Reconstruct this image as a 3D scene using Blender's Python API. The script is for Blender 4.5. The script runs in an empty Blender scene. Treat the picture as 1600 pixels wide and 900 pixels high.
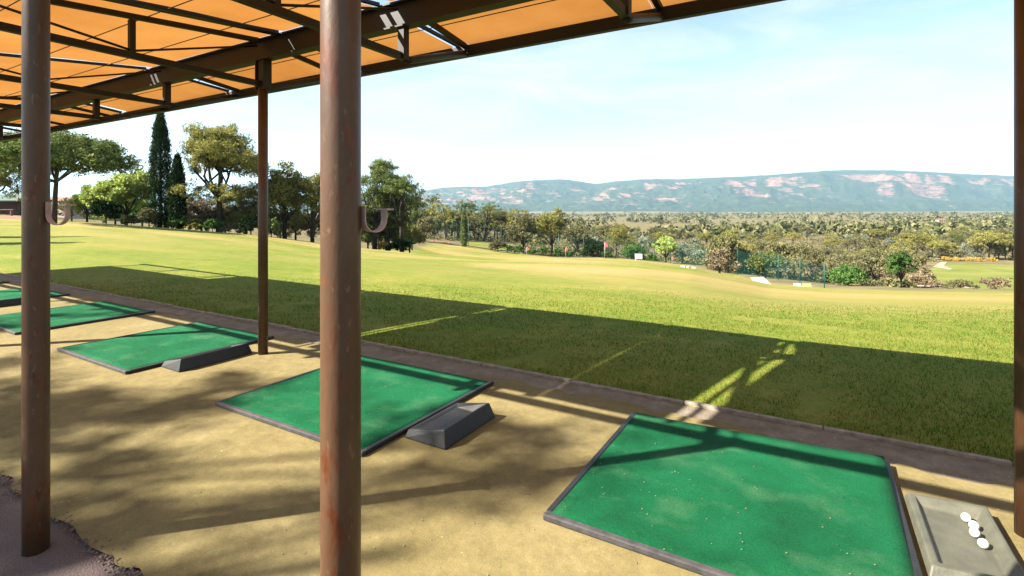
import bpy, math, random
import numpy as np
from mathutils import Vector

# ------------------------------------------------------------------ camera, sky, sun, exposure
SC = bpy.context.scene
COL = SC.collection
YAW = math.radians(30.5)
CS, SN = math.cos(YAW), math.sin(YAW)
CAMH = 1.6
cam_d = bpy.data.cameras.new('camera'); cam = bpy.data.objects.new('camera', cam_d); COL.objects.link(cam)
cam.location = (0, 0, CAMH); cam.rotation_euler = (math.pi/2, 0, YAW)
cam_d.sensor_width = 36; cam_d.lens = 18.0; cam_d.shift_y = -127/1600
cam_d.clip_start = .05; cam_d.clip_end = 60000
SC.camera = cam

SUN_EL = math.radians(38.8)
SUN_TO = Vector((-.703, -.711, math.tan(SUN_EL))).normalized()      # towards the sun
sd = bpy.data.lights.new('sun', 'SUN'); sun = bpy.data.objects.new('sun', sd); COL.objects.link(sun)
sd.energy = 5.0; sd.angle = math.radians(.5); sd.color = (1, .93, .82)
sun.rotation_euler = SUN_TO.to_track_quat('Z', 'Y').to_euler()

W = bpy.data.worlds.new('World'); SC.world = W; W.use_nodes = True
nt = W.node_tree; nt.nodes.clear()
def wn(t, **k):
    n = nt.nodes.new(t)
    for a, b in k.items(): setattr(n, a, b)
    return n
sky = wn('ShaderNodeTexSky', sky_type='NISHITA', sun_disc=False)
sky.sun_elevation = SUN_EL; sky.sun_rotation = math.atan2(SUN_TO.x, SUN_TO.y)
sky.air_density = 1.0; sky.dust_density = .6; sky.ozone_density = 1.5
tc = wn('ShaderNodeTexCoord'); mp = wn('ShaderNodeMapping'); mp.inputs['Scale'].default_value = (1.2, 1.2, 6.5)
mp.inputs['Rotation'].default_value = (0, math.radians(6), .5)
nz = wn('ShaderNodeTexNoise'); nz.inputs['Scale'].default_value = 1.9; nz.inputs['Detail'].default_value = 9; nz.inputs['Roughness'].default_value = .58
nz.inputs['Distortion'].default_value = .7
rmp = wn('ShaderNodeValToRGB'); rmp.color_ramp.elements[0].position = .38; rmp.color_ramp.elements[1].position = .64
rmp.color_ramp.elements[0].color = (.10, .10, .10, 1); rmp.color_ramp.elements[1].color = (.92, .92, .92, 1)
mix = wn('ShaderNodeMix', data_type='RGBA'); mix.inputs[7].default_value = (3.5, 3.75, 3.85, 1)
bg = wn('ShaderNodeBackground'); bg.inputs[1].default_value = .05
wo = wn('ShaderNodeOutputWorld')
L = nt.links.new
L(tc.outputs['Generated'], mp.inputs[0]); L(mp.outputs[0], nz.inputs['Vector']); L(nz.outputs['Fac'], rmp.inputs[0])
L(rmp.outputs[0], mix.inputs[0]); L(sky.outputs[0], mix.inputs[6]); L(mix.outputs[2], bg.inputs[0]); L(bg.outputs[0], wo.inputs[0])
SC.view_settings.view_transform = 'Standard'; SC.view_settings.look = 'None'; SC.view_settings.exposure = 2.5; SC.view_settings.gamma = 1
SC.render.engine = 'CYCLES'
SC.cycles.use_denoising = True
SC.cycles.max_bounces = 8; SC.cycles.diffuse_bounces = 4; SC.cycles.transmission_bounces = 4; SC.cycles.volume_bounces = 0; SC.cycles.transparent_max_bounces = 12
SC.cycles.caustics_reflective = False; SC.cycles.caustics_refractive = False

# ------------------------------------------------------------------ helpers
RNG = np.random.default_rng(7)
def cam2w(X, Y): return CS*X - SN*Y, SN*X + CS*Y          # camera-plan metres -> world
def w2cam(u, v): return CS*u + SN*v, -SN*u + CS*v
def at(px, D): return cam2w((px-800)/800*D, D)            # bearing + distance -> ground position

def link(o, parent=None):
    COL.objects.link(o)
    if parent is not None: o.parent = parent
    return o
def tag(o, label=None, cat=None, group=None, kind=None):
    if label: o['label'] = label
    if cat: o['category'] = cat
    if group: o['group'] = group
    if kind: o['kind'] = kind
    return o
def empty(name, loc, rz=0, label=None, cat=None, group=None):
    o = bpy.data.objects.new(name, None); o.location = loc; o.rotation_euler = (0, 0, rz); o.empty_display_size = .2
    link(o); return tag(o, label, cat, group)
def mesh_np(name, V, F, smooth=False, mat=None):
    """V (n,3) array, F (m,k) array of equal-size faces"""
    V = np.asarray(V, dtype=np.float32); F = np.asarray(F, dtype=np.int32)
    me = bpy.data.meshes.new(name); n, k = F.shape
    me.vertices.add(len(V)); me.vertices.foreach_set('co', V.ravel())
    me.loops.add(n*k); me.loops.foreach_set('vertex_index', F.ravel())
    me.polygons.add(n); me.polygons.foreach_set('loop_start', np.arange(0, n*k, k, dtype=np.int32))
    if smooth: me.polygons.foreach_set('use_smooth', np.ones(n, dtype=bool))
    me.update(calc_edges=True); me.validate()
    if mat: me.materials.append(mat)
    return me
def obj(name, me, parent=None, loc=None):
    o = bpy.data.objects.new(name, me)
    if loc is not None: o.location = loc
    return link(o, parent)

class MB:
    """collects vertices and faces of one part"""
    def __init__(s): s.v = []; s.f = []; s.sm = []
    def quad_box(s, x0, x1, y0, y1, z0, z1, bev=0.0):
        c = [(x0,y0,z0),(x1,y0,z0),(x1,y1,z0),(x0,y1,z0),(x0,y0,z1),(x1,y0,z1),(x1,y1,z1),(x0,y1,z1)]
        return s.hexa(c)
    def hexa(s, c):
        b = len(s.v); s.v += [tuple(p) for p in c]
        for f in ((3,2,1,0),(4,5,6,7),(0,1,5,4),(1,2,6,5),(2,3,7,6),(3,0,4,7)):
            s.f.append(tuple(b+i for i in f)); s.sm.append(False)
        return s
    def tube(s, pts, rad, n=10, caps=True, smooth=True):
        pts = [Vector(p) for p in pts]
        if not hasattr(rad, '__len__'): rad = [rad]*len(pts)
        b = len(s.v); prev = None
        for i, p in enumerate(pts):
            d = (pts[min(i+1, len(pts)-1)] - pts[max(i-1, 0)]).normalized()
            if prev is None:
                a = Vector((0,0,1)) if abs(d.z) < .9 else Vector((1,0,0))
                x = d.cross(a).normalized()
            else:
                x = (prev - d*prev.dot(d)).normalized()
            prev = x; y = d.cross(x)
            for k in range(n):
                t = 2*math.pi*k/n
                s.v.append(tuple(p + (x*math.cos(t)+y*math.sin(t))*rad[i]))
        for i in range(len(pts)-1):
            for k in range(n):
                q = (k+1) % n
                s.f.append((b+i*n+k, b+i*n+q, b+(i+1)*n+q, b+(i+1)*n+k)); s.sm.append(smooth)
        if caps:
            s.f.append(tuple(b+k for k in reversed(range(n)))); s.sm.append(False)
            e = b+(len(pts)-1)*n
            s.f.append(tuple(e+k for k in range(n))); s.sm.append(False)
        return s
    def bar(s, a, c, w, h):
        """square bar from a to c, w across, h high"""
        a, c = Vector(a), Vector(c); d = (c-a).normalized()
        up = Vector((0,0,1)) if abs(d.z) < .95 else Vector((0,1,0))
        x = d.cross(up).normalized()*(w/2); y = x.cross(d).normalized()*(h/2)
        return s.hexa([a-x-y, a+x-y, c+x-y, c-x-y, a-x+y, a+x+y, c+x+y, c-x+y])
    def build(s, name, mat, parent=None, loc=None, bevel=0):
        me = bpy.data.meshes.new(name); me.from_pydata(s.v, [], s.f); me.update()
        me.polygons.foreach_set('use_smooth', s.sm)
        me.materials.append(mat)
        o = obj(name, me, parent, loc)
        if bevel:
            m = o.modifiers.new('bevel', 'BEVEL'); m.width = bevel; m.segments = 2; m.limit_method = 'ANGLE'; m.angle_limit = math.radians(40)
        return o

# ------------------------------------------------------------------ materials
def newmat(name):
    m = bpy.data.materials.new(name); m.use_nodes = True; t = m.node_tree; t.nodes.clear()
    out = t.nodes.new('ShaderNodeOutputMaterial')
    return m, t, out
def N(t, ty, **k):
    n = t.nodes.new(ty)
    for a, b in k.items():
        if a.startswith('_'): n.inputs[a[1:].replace('_', ' ')].default_value = b
        else: setattr(n, a, b)
    return n
def ramp(t, stops, src):
    r = t.nodes.new('ShaderNodeValToRGB'); e = r.color_ramp.elements
    while len(e) < len(stops): e.new(.5)
    for i, (p, c) in enumerate(stops):
        e[i].position = p; e[i].color = (*c, 1) if len(c) == 3 else c
    t.links.new(src, r.inputs[0]); return r.outputs[0]
def noise(t, scale, detail=5, rough=.55, vec=None, dist=0):
    n = N(t, 'ShaderNodeTexNoise', _Scale=scale, _Detail=detail, _Roughness=rough, _Distortion=dist)
    if vec is not None: t.links.new(vec, n.inputs['Vector'])
    return n.outputs['Fac']
def mixc(t, fac, a, b, mode='MIX'):
    m = t.nodes.new('ShaderNodeMix'); m.data_type = 'RGBA'; m.blend_type = mode
    for s, i in ((fac, 0), (a, 6), (b, 7)):
        if hasattr(s, 'is_linked') or hasattr(s, 'links'): t.links.new(s, m.inputs[i])
        else: m.inputs[i].default_value = (*s, 1) if isinstance(s, tuple) and len(s) == 3 else s
    return m.outputs[2]
def pos(t, scale=None):
    g = t.nodes.new('ShaderNodeNewGeometry')
    if scale is None: return g.outputs['Position']
    m = t.nodes.new('ShaderNodeMapping'); m.inputs['Scale'].default_value = scale
    t.links.new(g.outputs['Position'], m.inputs[0]); return m.outputs[0]
def objc(t, scale=None):
    g = t.nodes.new('ShaderNodeTexCoord')
    if scale is None: return g.outputs['Object']
    m = t.nodes.new('ShaderNodeMapping'); m.inputs['Scale'].default_value = scale
    t.links.new(g.outputs['Object'], m.inputs[0]); return m.outputs[0]
def finish(t, out, col, rough=.8, metal=0, bumps=(), spec=.4):
    p = t.nodes.new('ShaderNodeBsdfPrincipled')
    if isinstance(col, tuple): p.inputs['Base Color'].default_value = (*col, 1)
    else: t.links.new(col, p.inputs['Base Color'])
    if isinstance(rough, (int, float)): p.inputs['Roughness'].default_value = rough
    else: t.links.new(rough, p.inputs['Roughness'])
    p.inputs['Metallic'].default_value = metal; p.inputs['Specular IOR Level'].default_value = spec
    prev = None
    for h, st, di in bumps:
        b = N(t, 'ShaderNodeBump', _Strength=st, _Distance=di); t.links.new(h, b.inputs['Height'])
        if prev: t.links.new(prev, b.inputs['Normal'])
        prev = b.outputs[0]
    if prev: t.links.new(prev, p.inputs['Normal'])
    t.links.new(p.outputs[0], out.inputs[0]); return p
M = {}
def simple(name, col, rough=.7, var=.25, scale=8, bump=.0, metal=0, spec=.4):
    m, t, o = newmat(name); v = objc(t)
    n = noise(t, scale, 6, .6, v)
    c = ramp(t, [(.3, tuple(x*(1-var) for x in col)), (.7, tuple(min(1, x*(1+var)) for x in col))], n)
    finish(t, o, c, rough, metal, [(noise(t, scale*6, 4, .6, v), bump, .01)] if bump else (), spec)
    M[name] = m; return m

def m_column():
    m, t, o = newmat('rusty_paint'); v = objc(t, (1, 1, .35))
    base = ramp(t, [(.3, (.0463, .0221, .0103)), (.7, (.0786, .04, .0194))], noise(t, 9, 6, .6, v))
    f = ramp(t, [(.55, (0,0,0)), (.63, (1,1,1))], noise(t, 13, 9, .68, v, .4))
    rust = ramp(t, [(.3, (.0415, .01, .0029)), (.7, (.1016, .0286, .0074))], noise(t, 40, 5, .6, v))
    c = mixc(t, f, base, rust)
    f2 = ramp(t, [(.62, (0,0,0)), (.70, (1,1,1))], noise(t, 55, 4, .6, v))
    c = mixc(t, f2, c, (.1109, .0607, .0345))
    finish(t, o, c, .42, 0, [(noise(t, 60, 6, .6, v), .3, .004)], .32)
    M['column'] = m
m_column()
def m_steel():
    m, t, o = newmat('dark_rusty_steel'); v = objc(t)
    base = ramp(t, [(.35, (.0022, .0014, .001)), (.7, (.0052, .0031, .0021))], noise(t, 5, 6, .6, v))
    f = ramp(t, [(.56, (0,0,0)), (.68, (1,1,1))], noise(t, 22, 8, .65, v))
    c = mixc(t, f, base, (.0134, .0057, .0026))
    finish(t, o, c, .6, 0, [(noise(t, 50, 5, .6, v), .2, .003)])
    M['steel'] = m
m_steel()
def m_sheet():
    m, t, o = newmat('orange_roof_sheet'); v = pos(t)
    n = noise(t, .9, 6, .6, v); n2 = noise(t, 30, 4, .6, v)
    c = ramp(t, [(.3, (.1767, .0705, .015)), (.55, (.2093, .0903, .021)), (.75, (.2185, .1049, .027))], n)
    c = mixc(t, ramp(t, [(.66, (0,0,0)), (.74, (.6,.6,.6))], n2), c, (.1486, .0549, .008))
    d = N(t, 'ShaderNodeBsdfDiffuse'); tr = N(t, 'ShaderNodeBsdfTranslucent'); mx = N(t, 'ShaderNodeMixShader'); mx.inputs[0].default_value = .7
    t.links.new(c, d.inputs[0]); t.links.new(c, tr.inputs[0])
    b = N(t, 'ShaderNodeBump', _Strength=.4, _Distance=.02); t.links.new(noise(t, 3, 4, .5, v), b.inputs['Height'])
    t.links.new(b.outputs[0], d.inputs['Normal'])
    t.links.new(d.outputs[0], mx.inputs[1]); t.links.new(tr.outputs[0], mx.inputs[2]); t.links.new(mx.outputs[0], o.inputs[0])
    M['sheet'] = m
m_sheet()
def m_carpet():
    m, t, o = newmat('khaki_carpet'); v = pos(t)
    c = ramp(t, [(.28, (.1244, .0998, .0435)), (.5, (.1677, .1384, .0641)), (.72, (.2051, .1707, .0865))], noise(t, 1.1, 8, .62, v))
    c = mixc(t, .35, c, ramp(t, [(.3, (.1244, .1094, .0384)), (.7, (.3418, .2962, .1537))], noise(t, 160, 4, .7, v)), 'OVERLAY')
    sp = ramp(t, [(.70, (0,0,0)), (.76, (1,1,1))], noise(t, 48, 3, .6, v))
    c = mixc(t, sp, c, (.3108, .2833, .1987))
    dk = ramp(t, [(.70, (0,0,0)), (.75, (.8,.8,.8))], noise(t, 21, 4, .6, v, 1))
    c = mixc(t, dk, c, (.0871, .0644, .0288))
    c = mixc(t, .42, c, ramp(t, [(.3, (.22,.22,.22)), (.7, (.78,.78,.78))], noise(t, 12, 9, .75, v)), 'OVERLAY')
    c = mixc(t, .30, c, ramp(t, [(.3, (.15,.15,.15)), (.7, (.85,.85,.85))], noise(t, 120, 4, .75, v)), 'OVERLAY')
    finish(t, o, c, .95, 0, [(noise(t, 5, 5, .6, v), .35, .03), (noise(t, 220, 3, .7, v), .6, .006)], .15)
    M['carpet'] = m
m_carpet()
def m_dirt():
    m, t, o = newmat('brown_dirt'); v = pos(t)
    c = ramp(t, [(.3, (.1003, .0776, .0541)), (.55, (.1542, .1279, .0974)), (.75, (.2158, .1916, .1515))], noise(t, 5, 9, .7, v))
    c = mixc(t, ramp(t, [(.66, (0,0,0)), (.72, (1,1,1))], noise(t, 60, 3, .6, v)), c, (.3237, .3285, .3026))
    finish(t, o, c, .95, 0, [(noise(t, 30, 8, .7, v), .7, .02)], .15)
    M['dirt'] = m
m_dirt()
def m_asphalt():
    m, t, o = newmat('mauve_asphalt'); v = pos(t)
    c = ramp(t, [(.3, (.0553, .0389, .0369)), (.7, (.086, .0614, .0574))], noise(t, 4, 8, .65, v))
    c = mixc(t, ramp(t, [(.4, (0,0,0)), (.7, (.7,.7,.7))], noise(t, 130, 3, .7, v)), c, (.131, .1024, .0983))
    vo = N(t, 'ShaderNodeTexVoronoi', _Scale=130.); t.links.new(v, vo.inputs['Vector'])
    finish(t, o, c, .9, 0, [(vo.outputs['Distance'], .5, .006), (noise(t, 25, 5, .6, v), .4, .01)], .25)
    M['asphalt'] = m
m_asphalt()
def m_turf():
    m, t, o = newmat('green_mat_turf'); v = pos(t)
    c = ramp(t, [(.28, (.0012, .050, .017)), (.5, (.002, .078, .027)), (.74, (.006, .105, .040))], noise(t, 1.9, 8, .66, v, .3))
    w = ramp(t, [(.52, (0,0,0)), (.72, (.75,.75,.75))], noise(t, 2.3, 5, .6, pos(t, (1, 1.3, 1))))
    c = mixc(t, w, c, (.040, .128, .058))
    c = mixc(t, .65, c, ramp(t, [(.3, (.12,.12,.12)), (.7, (.88,.88,.88))], noise(t, 150, 5, .75, v)), 'OVERLAY')
    s = ramp(t, [(.69, (0,0,0)), (.74, (.9,.9,.9))], noise(t, 34, 4, .65, v, .8))
    c = mixc(t, s, c, (.12, .15, .07))
    finish(t, o, c, .9, 0, [(noise(t, 240, 4, .8, v), 1, .012), (noise(t, 6, 3, .5, v), .25, .02)], .12)
    M['turf'] = m
m_turf()
simple('rubber', (.009, .0086, .009), .55, .4, 14, .3)
simple('rubber_worn', (.0307, .027, .027), .7, .5, 20, .4)
simple('tray_black', (.0079, .0074, .0072), .6, .5, 10, .3)
simple('tray_olive', (.0574, .0574, .0402), .6, .25, 9, .25)
simple('ball', (.5, .5, .48), .35, .03, 20)
simple('kerb', (.17, .14, .11), .95, .4, 14, .6)
simple('bark', (.0348, .0246, .0184), .95, .4, 6, .6)
simple('bark_pale', (.0942, .0738, .0614), .95, .3, 6, .5)
simple('hook_metal', (.30, .20, .175), .5, .2, 20, .1)
simple('hook_metal_old', (.172, .1188, .1024), .45, .2, 20, .1)
simple('flag_red', (.75, .03, .05), .7, .1); simple('white_paint', (.42, .42, .40), .6, .05)
simple('board_cream', (.40, .34, .26), .7, .1); simple('yellow_paint', (.42, .34, .14), .7, .1)
simple('net_post', (.0082, .0574, .041), .6, .2); simple('brick_dark', (.0369, .0172, .0143), .9, .4, 4, .4)
simple('roof_green', (.041, .0696, .0574), .7, .2, 3); simple('bench_pink', (.1352, .0655, .0614), .7, .15)
simple('terracotta', (.172, .0655, .041), .8, .2); simple('wall_pale', (.2539, .2048, .172), .8, .1)
simple('dry_leaf', (.172, .1474, .0819), .8, .35, 30)
simple('gravel', (.0983, .0655, .0533), .9, .5, 30)

def leafmat(name, dark, mid, lite, trans=.22):
    m, t, o = newmat(name)
    g = t.nodes.new('ShaderNodeNewGeometry'); oi = t.nodes.new('ShaderNodeObjectInfo')
    c = ramp(t, [(.0, dark), (.5, mid), (1, lite)], g.outputs['Random Per Island'])
    hs = N(t, 'ShaderNodeHueSaturation'); mr = N(t, 'ShaderNodeMapRange'); mr.inputs[3].default_value = .88; mr.inputs[4].default_value = 1.28
    t.links.new(oi.outputs['Random'], mr.inputs[0]); t.links.new(mr.outputs[0], hs.inputs['Value']); t.links.new(c, hs.inputs['Color'])
    c = mixc(t, .55, hs.outputs[0], ramp(t, [(.3, (.28,.28,.28)), (.7, (.72,.72,.72))], noise(t, .55, 3, .6, pos(t))), 'OVERLAY')
    d = N(t, 'ShaderNodeBsdfDiffuse'); tr = N(t, 'ShaderNodeBsdfTranslucent'); mx = N(t, 'ShaderNodeMixShader'); mx.inputs[0].default_value = trans
    t.links.new(c, d.inputs[0]); t.links.new(c, tr.inputs[0]); t.links.new(d.outputs[0], mx.inputs[1]); t.links.new(tr.outputs[0], mx.inputs[2]); t.links.new(mx.outputs[0], o.inputs[0])
    M[name] = m
leafmat('leaf_pine', (.0731, .0822, .0249), (.1491, .1495, .041), (.2756, .2395, .0685), .3)
leafmat('leaf_pine_dark', (.0356, .0568, .0193), (.081, .1078, .033), (.162, .1795, .0549), .25)
leafmat('leaf_cypress', (.0066, .016, .0066), (.0146, .028, .0106), (.0299, .0466, .0146), .1)
leafmat('leaf_bright', (.1296, .18, .036), (.2304, .288, .072), (.36, .4032, .1296), .4)
leafmat('leaf_olive', (.0579, .0579, .027), (.1005, .0965, .0425), (.1544, .1428, .0695))
leafmat('leaf_green', (.0232, .0579, .0154), (.0502, .1005, .0232), (.0926, .1544, .0386), .25)
leafmat('leaf_dry', (.0926, .0695, .0386), (.139, .1081, .0618), (.2006, .1622, .1005))
leafmat('leaf_grey', (.0926, .1081, .0773), (.1544, .1698, .1158), (.2317, .247, .1698))
leafmat('leaf_gold', (.2317, .1544, .0232), (.3242, .2085, .0309), (.3861, .2779, .0618))
leafmat('forest_mass', (.030, .038, .015), (.072, .076, .030), (.135, .12, .058), .15)

def m_ground():
    """lawn near, dry scrub in the valley; the change sits where the field ends (stored on the mesh)"""
    m, t, o = newmat('lawn_and_scrub'); v = pos(t)
    lawn = ramp(t, [(.26, (.0463, .085, .0067)), (.45, (.0874, .115, .0113)), (.60, (.1388, .138, .0225)), (.78, (.2056, .165, .0473))], noise(t, .33, 9, .6, pos(t, (.55, 1, 1)), .6))
    lawn = mixc(t, .45, lawn, ramp(t, [(.32, (.0514, .09, .0079)), (.68, (.1594, .145, .0293))], noise(t, 2.7, 6, .65, v)))
    lawn = mixc(t, .4, lawn, ramp(t, [(.25, (.12,.12,.12)), (.75, (.88,.88,.88))], noise(t, 26, 5, .7, v)), 'OVERLAY')
    sep = t.nodes.new('ShaderNodeSeparateXYZ'); t.links.new(v, sep.inputs[0])
    far = N(t, 'ShaderNodeMapRange'); far.inputs[1].default_value = 8; far.inputs[2].default_value = 20; t.links.new(sep.outputs['Y'], far.inputs[0])
    band = N(t, 'ShaderNodeMath', operation='MULTIPLY'); t.links.new(far.outputs[0], band.inputs[0])
    t.links.new(ramp(t, [(.40, (0,0,0)), (.62, (.85,.85,.85))], noise(t, .085, 8, .62, pos(t, (.55, 1.1, 1)), .9)), band.inputs[1])
    lawn = mixc(t, band.outputs[0], lawn, (.2313, .165, .0675))
    scr = ramp(t, [(.25, (.043, .0406, .0159)), (.45, (.0983, .0799, .0369)), (.62, (.1597, .1229, .0614)), (.8, (.258, .1905, .1106))], noise(t, .045, 9, .68, v))
    scr = mixc(t, .5, scr, ramp(t, [(.35, (.0214, .0258, .011)), (.65, (.1474, .1229, .0614))], noise(t, .22, 6, .7, v)))
    at_ = t.nodes.new('ShaderNodeAttribute'); at_.attribute_name = 'valley'
    c = mixc(t, at_.outputs['Fac'], lawn, scr)
    finish(t, o, c, .95, 0, [(noise(t, 40, 4, .7, v), .6, .03), (noise(t, 3, 5, .6, v), .3, .08)], .1)
    M['ground'] = m
m_ground()
def m_fair():
    m, t, o = newmat('fairway_grass'); v = pos(t)
    c = ramp(t, [(.3, (.0696, .0901, .0143)), (.7, (.1352, .1352, .0328))], noise(t, .12, 6, .6, v))
    finish(t, o, c, .95, 0, (), .1); M['fairway'] = m
    m, t, o = newmat('sandy_path'); v = pos(t)
    c = ramp(t, [(.3, (.2048, .1474, .0983)), (.7, (.2703, .213, .1557))], noise(t, .5, 6, .6, v))
    finish(t, o, c, .95, 0, (), .1); M['sand'] = m
    m, t, o = newmat('red_earth'); v = pos(t)
    c = ramp(t, [(.3, (.1393, .0655, .041)), (.7, (.2048, .1147, .0778))], noise(t, .4, 6, .6, v))
    finish(t, o, c, .95, 0, (), .1); M['earth'] = m
m_fair()
def m_mountain():
    m, t, o = newmat('scrub_and_red_rock'); v = pos(t)
    g = t.nodes.new('ShaderNodeNewGeometry'); sx = t.nodes.new('ShaderNodeSeparateXYZ'); t.links.new(g.outputs['True Normal'], sx.inputs[0])
    grn = ramp(t, [(.3, (.0131, .024, .0109)), (.7, (.0326, .0413, .0174))], noise(t, .012, 8, .65, v))
    rock = ramp(t, [(.3, (.1105, .051, .0357)), (.7, (.2125, .1232, .0935))], noise(t, .02, 8, .7, v))
    at_ = t.nodes.new('ShaderNodeAttribute'); at_.attribute_name = 'rock'
    ad = N(t, 'ShaderNodeMath', operation='ADD'); t.links.new(at_.outputs['Fac'], ad.inputs[0])
    nn = N(t, 'ShaderNodeMath', operation='MULTIPLY_ADD'); t.links.new(noise(t, .017, 9, .75, pos(t, (.42, .42, 3.4))), nn.inputs[0]); nn.inputs[1].default_value = 3.2; nn.inputs[2].default_value = -1.65
    t.links.new(nn.outputs[0], ad.inputs[1])
    f = ramp(t, [(.50, (0,0,0)), (.66, (1,1,1))], ad.outputs[0])
    finish(t, o, mixc(t, f, grn, rock), .95, 0, [(noise(t, .03, 8, .7, v), 1, 18)], .1)
    M['mountain'] = m
m_mountain()
def m_grassblade():
    m, t, o = newmat('grass_blade'); g = t.nodes.new('ShaderNodeNewGeometry')
    c = ramp(t, [(.0, (.013, .066, .002)), (.5, (.032, .100, .005)), (.85, (.090, .122, .013)), (1, (.18, .145, .045))], g.outputs['Random Per Island'])
    c2 = ramp(t, [(.35, (.3,.3,.3)), (.65, (.75,.7,.6))], noise(t, .9, 5, .6, pos(t)))
    c = mixc(t, .6, c, c2, 'OVERLAY')
    d = N(t, 'ShaderNodeBsdfDiffuse'); tr = N(t, 'ShaderNodeBsdfTranslucent'); mx = N(t, 'ShaderNodeMixShader'); mx.inputs[0].default_value = .3
    t.links.new(c, d.inputs[0]); t.links.new(c, tr.inputs[0]); t.links.new(d.outputs[0], mx.inputs[1]); t.links.new(tr.outputs[0], mx.inputs[2]); t.links.new(mx.outputs[0], o.inputs[0])
    M['blade'] = m
m_grassblade()
def m_net():
    m, t, o = newmat('green_netting')
    d = N(t, 'ShaderNodeBsdfDiffuse'); d.inputs[0].default_value = (.03, .16, .13, 1)
    tr = N(t, 'ShaderNodeBsdfTransparent'); mx = N(t, 'ShaderNodeMixShader'); mx.inputs[0].default_value = .055
    t.links.new(tr.outputs[0], mx.inputs[1]); t.links.new(d.outputs[0], mx.inputs[2]); t.links.new(mx.outputs[0], o.inputs[0])
    M['net'] = m
m_net()

# ------------------------------------------------------------------ terrain
KERB = 4.33
_px  = np.array([-900, 0, 130, 340, 500, 600, 780, 880, 1000, 1080, 1150, 1200, 1300, 1400, 1600, 2600])
_yc  = np.array([ 335, 337, 344, 366, 384, 391, 400, 403, 410, 420, 437, 450, 457, 460, 463, 470])
_dc  = np.array([  80, 75, 55, 56, 60, 66, 95, 105, 105, 98, 84, 62, 46, 40, 36, 32])
_lb  = np.array([ 900, 900, 900, 800, 700, 650, 520, 380, 180, 130, 90, 75, 62, 60, 56, 56])
_lx  = np.degrees(np.arctan((np.array([-900, 0, 130, 340, 500, 560, 640, 680, 780, 1000, 1080, 1150, 1200, 1300, 1400, 1600, 2600])-800)/800))
_ld  = np.array([78, 74, 56, 57, 60, 62, 75, 100, 106, 106, 100, 86, 64, 49, 43, 39, 36])
_az  = np.degrees(np.arctan((_px-800)/800))
_vd  = np.log(np.array([20, 60, 100, 150, 300, 600, 1500, 5000, 9000, 30000]))
_vz  = np.array([-6, -10, -13.5, -15.5, -19, -23, -29, -45, -60, -150])
def vnoise(x, y, sc, seed=0):
    """smooth value noise, vectorised"""
    x = np.asarray(x)/sc; y = np.asarray(y)/sc
    xi = np.floor(x).astype(np.int64); yi = np.floor(y).astype(np.int64); fx = x-xi; fy = y-yi
    fx = fx*fx*(3-2*fx); fy = fy*fy*(3-2*fy)
    def h(a, b):
        n = (a*374761393 + b*668265263 + seed*144665) & 0xffffffff
        n = ((n ^ (n >> 13))*1274126177) & 0xffffffff
        return ((n ^ (n >> 16)) & 0xffff)/65535.
    return (h(xi,yi)*(1-fx)+h(xi+1,yi)*fx)*(1-fy) + (h(xi,yi+1)*(1-fx)+h(xi+1,yi+1)*fx)*fy
def terrain(u, v, full=False):
    u = np.asarray(u, float); v = np.asarray(v, float)
    X, Y = w2cam(u, v); r = np.hypot(X, Y); az = np.degrees(np.arctan2(X, Y))
    azc = np.clip(az, -58, 62); D = r*np.cos(np.radians(azc))
    yc = np.interp(azc, _az, _yc); dc = np.interp(azc, _az, _dc); lb = np.interp(azc, _az, _lb)
    zc = CAMH - (yc-323)/800*dc
    per = np.maximum(.12, SN*np.tan(np.radians(azc)) + CS)
    dk = np.minimum(KERB/per, dc*.7)
    dd = np.maximum(D-dk, 0); dd = dd - 4.5*(1-np.exp(-dd/4.5)); t = dd/(dc-dk-4.5); tt = np.clip(t, 0, 1.0); a = .10
    z = zc*(tt*(1-a)+a*tt*tt)
    fade = np.clip((D-dk-2)/12, 0, 1)
    z = z + fade*((vnoise(u, v, 17, 3)-.5)*.85*np.clip(D/50, .2, 1.2) + (vnoise(u, v, 6, 5)-.5)*.10)
    zv = np.interp(np.log(np.maximum(D, 20)), _vd, _vz) + (vnoise(u, v, 140, 9)-.5)*5*np.clip((D-150)/300, 0, 1) + (vnoise(u, v, 700, 11)-.5)*14*np.clip((D-700)/1500, 0, 1)
    b = np.clip((D-dc)/lb, 0, 1); b = 1-(1-b)**2
    z = z*(1-b) + zv*b
    front = np.clip((90-np.abs(az))/25, 0, 1)                    # level ground behind the camera
    z = z*front
    z = np.where(v < KERB, np.minimum(z*0-.03, 0), z - .01)
    if full: return z, np.clip((D-np.interp(azc, _lx, _ld)-1)/6 + (vnoise(u, v, 4, 21)-.5), 0, 1)*(front > .3)
    return z
def gz(u, v): return float(terrain(u, v))

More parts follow.
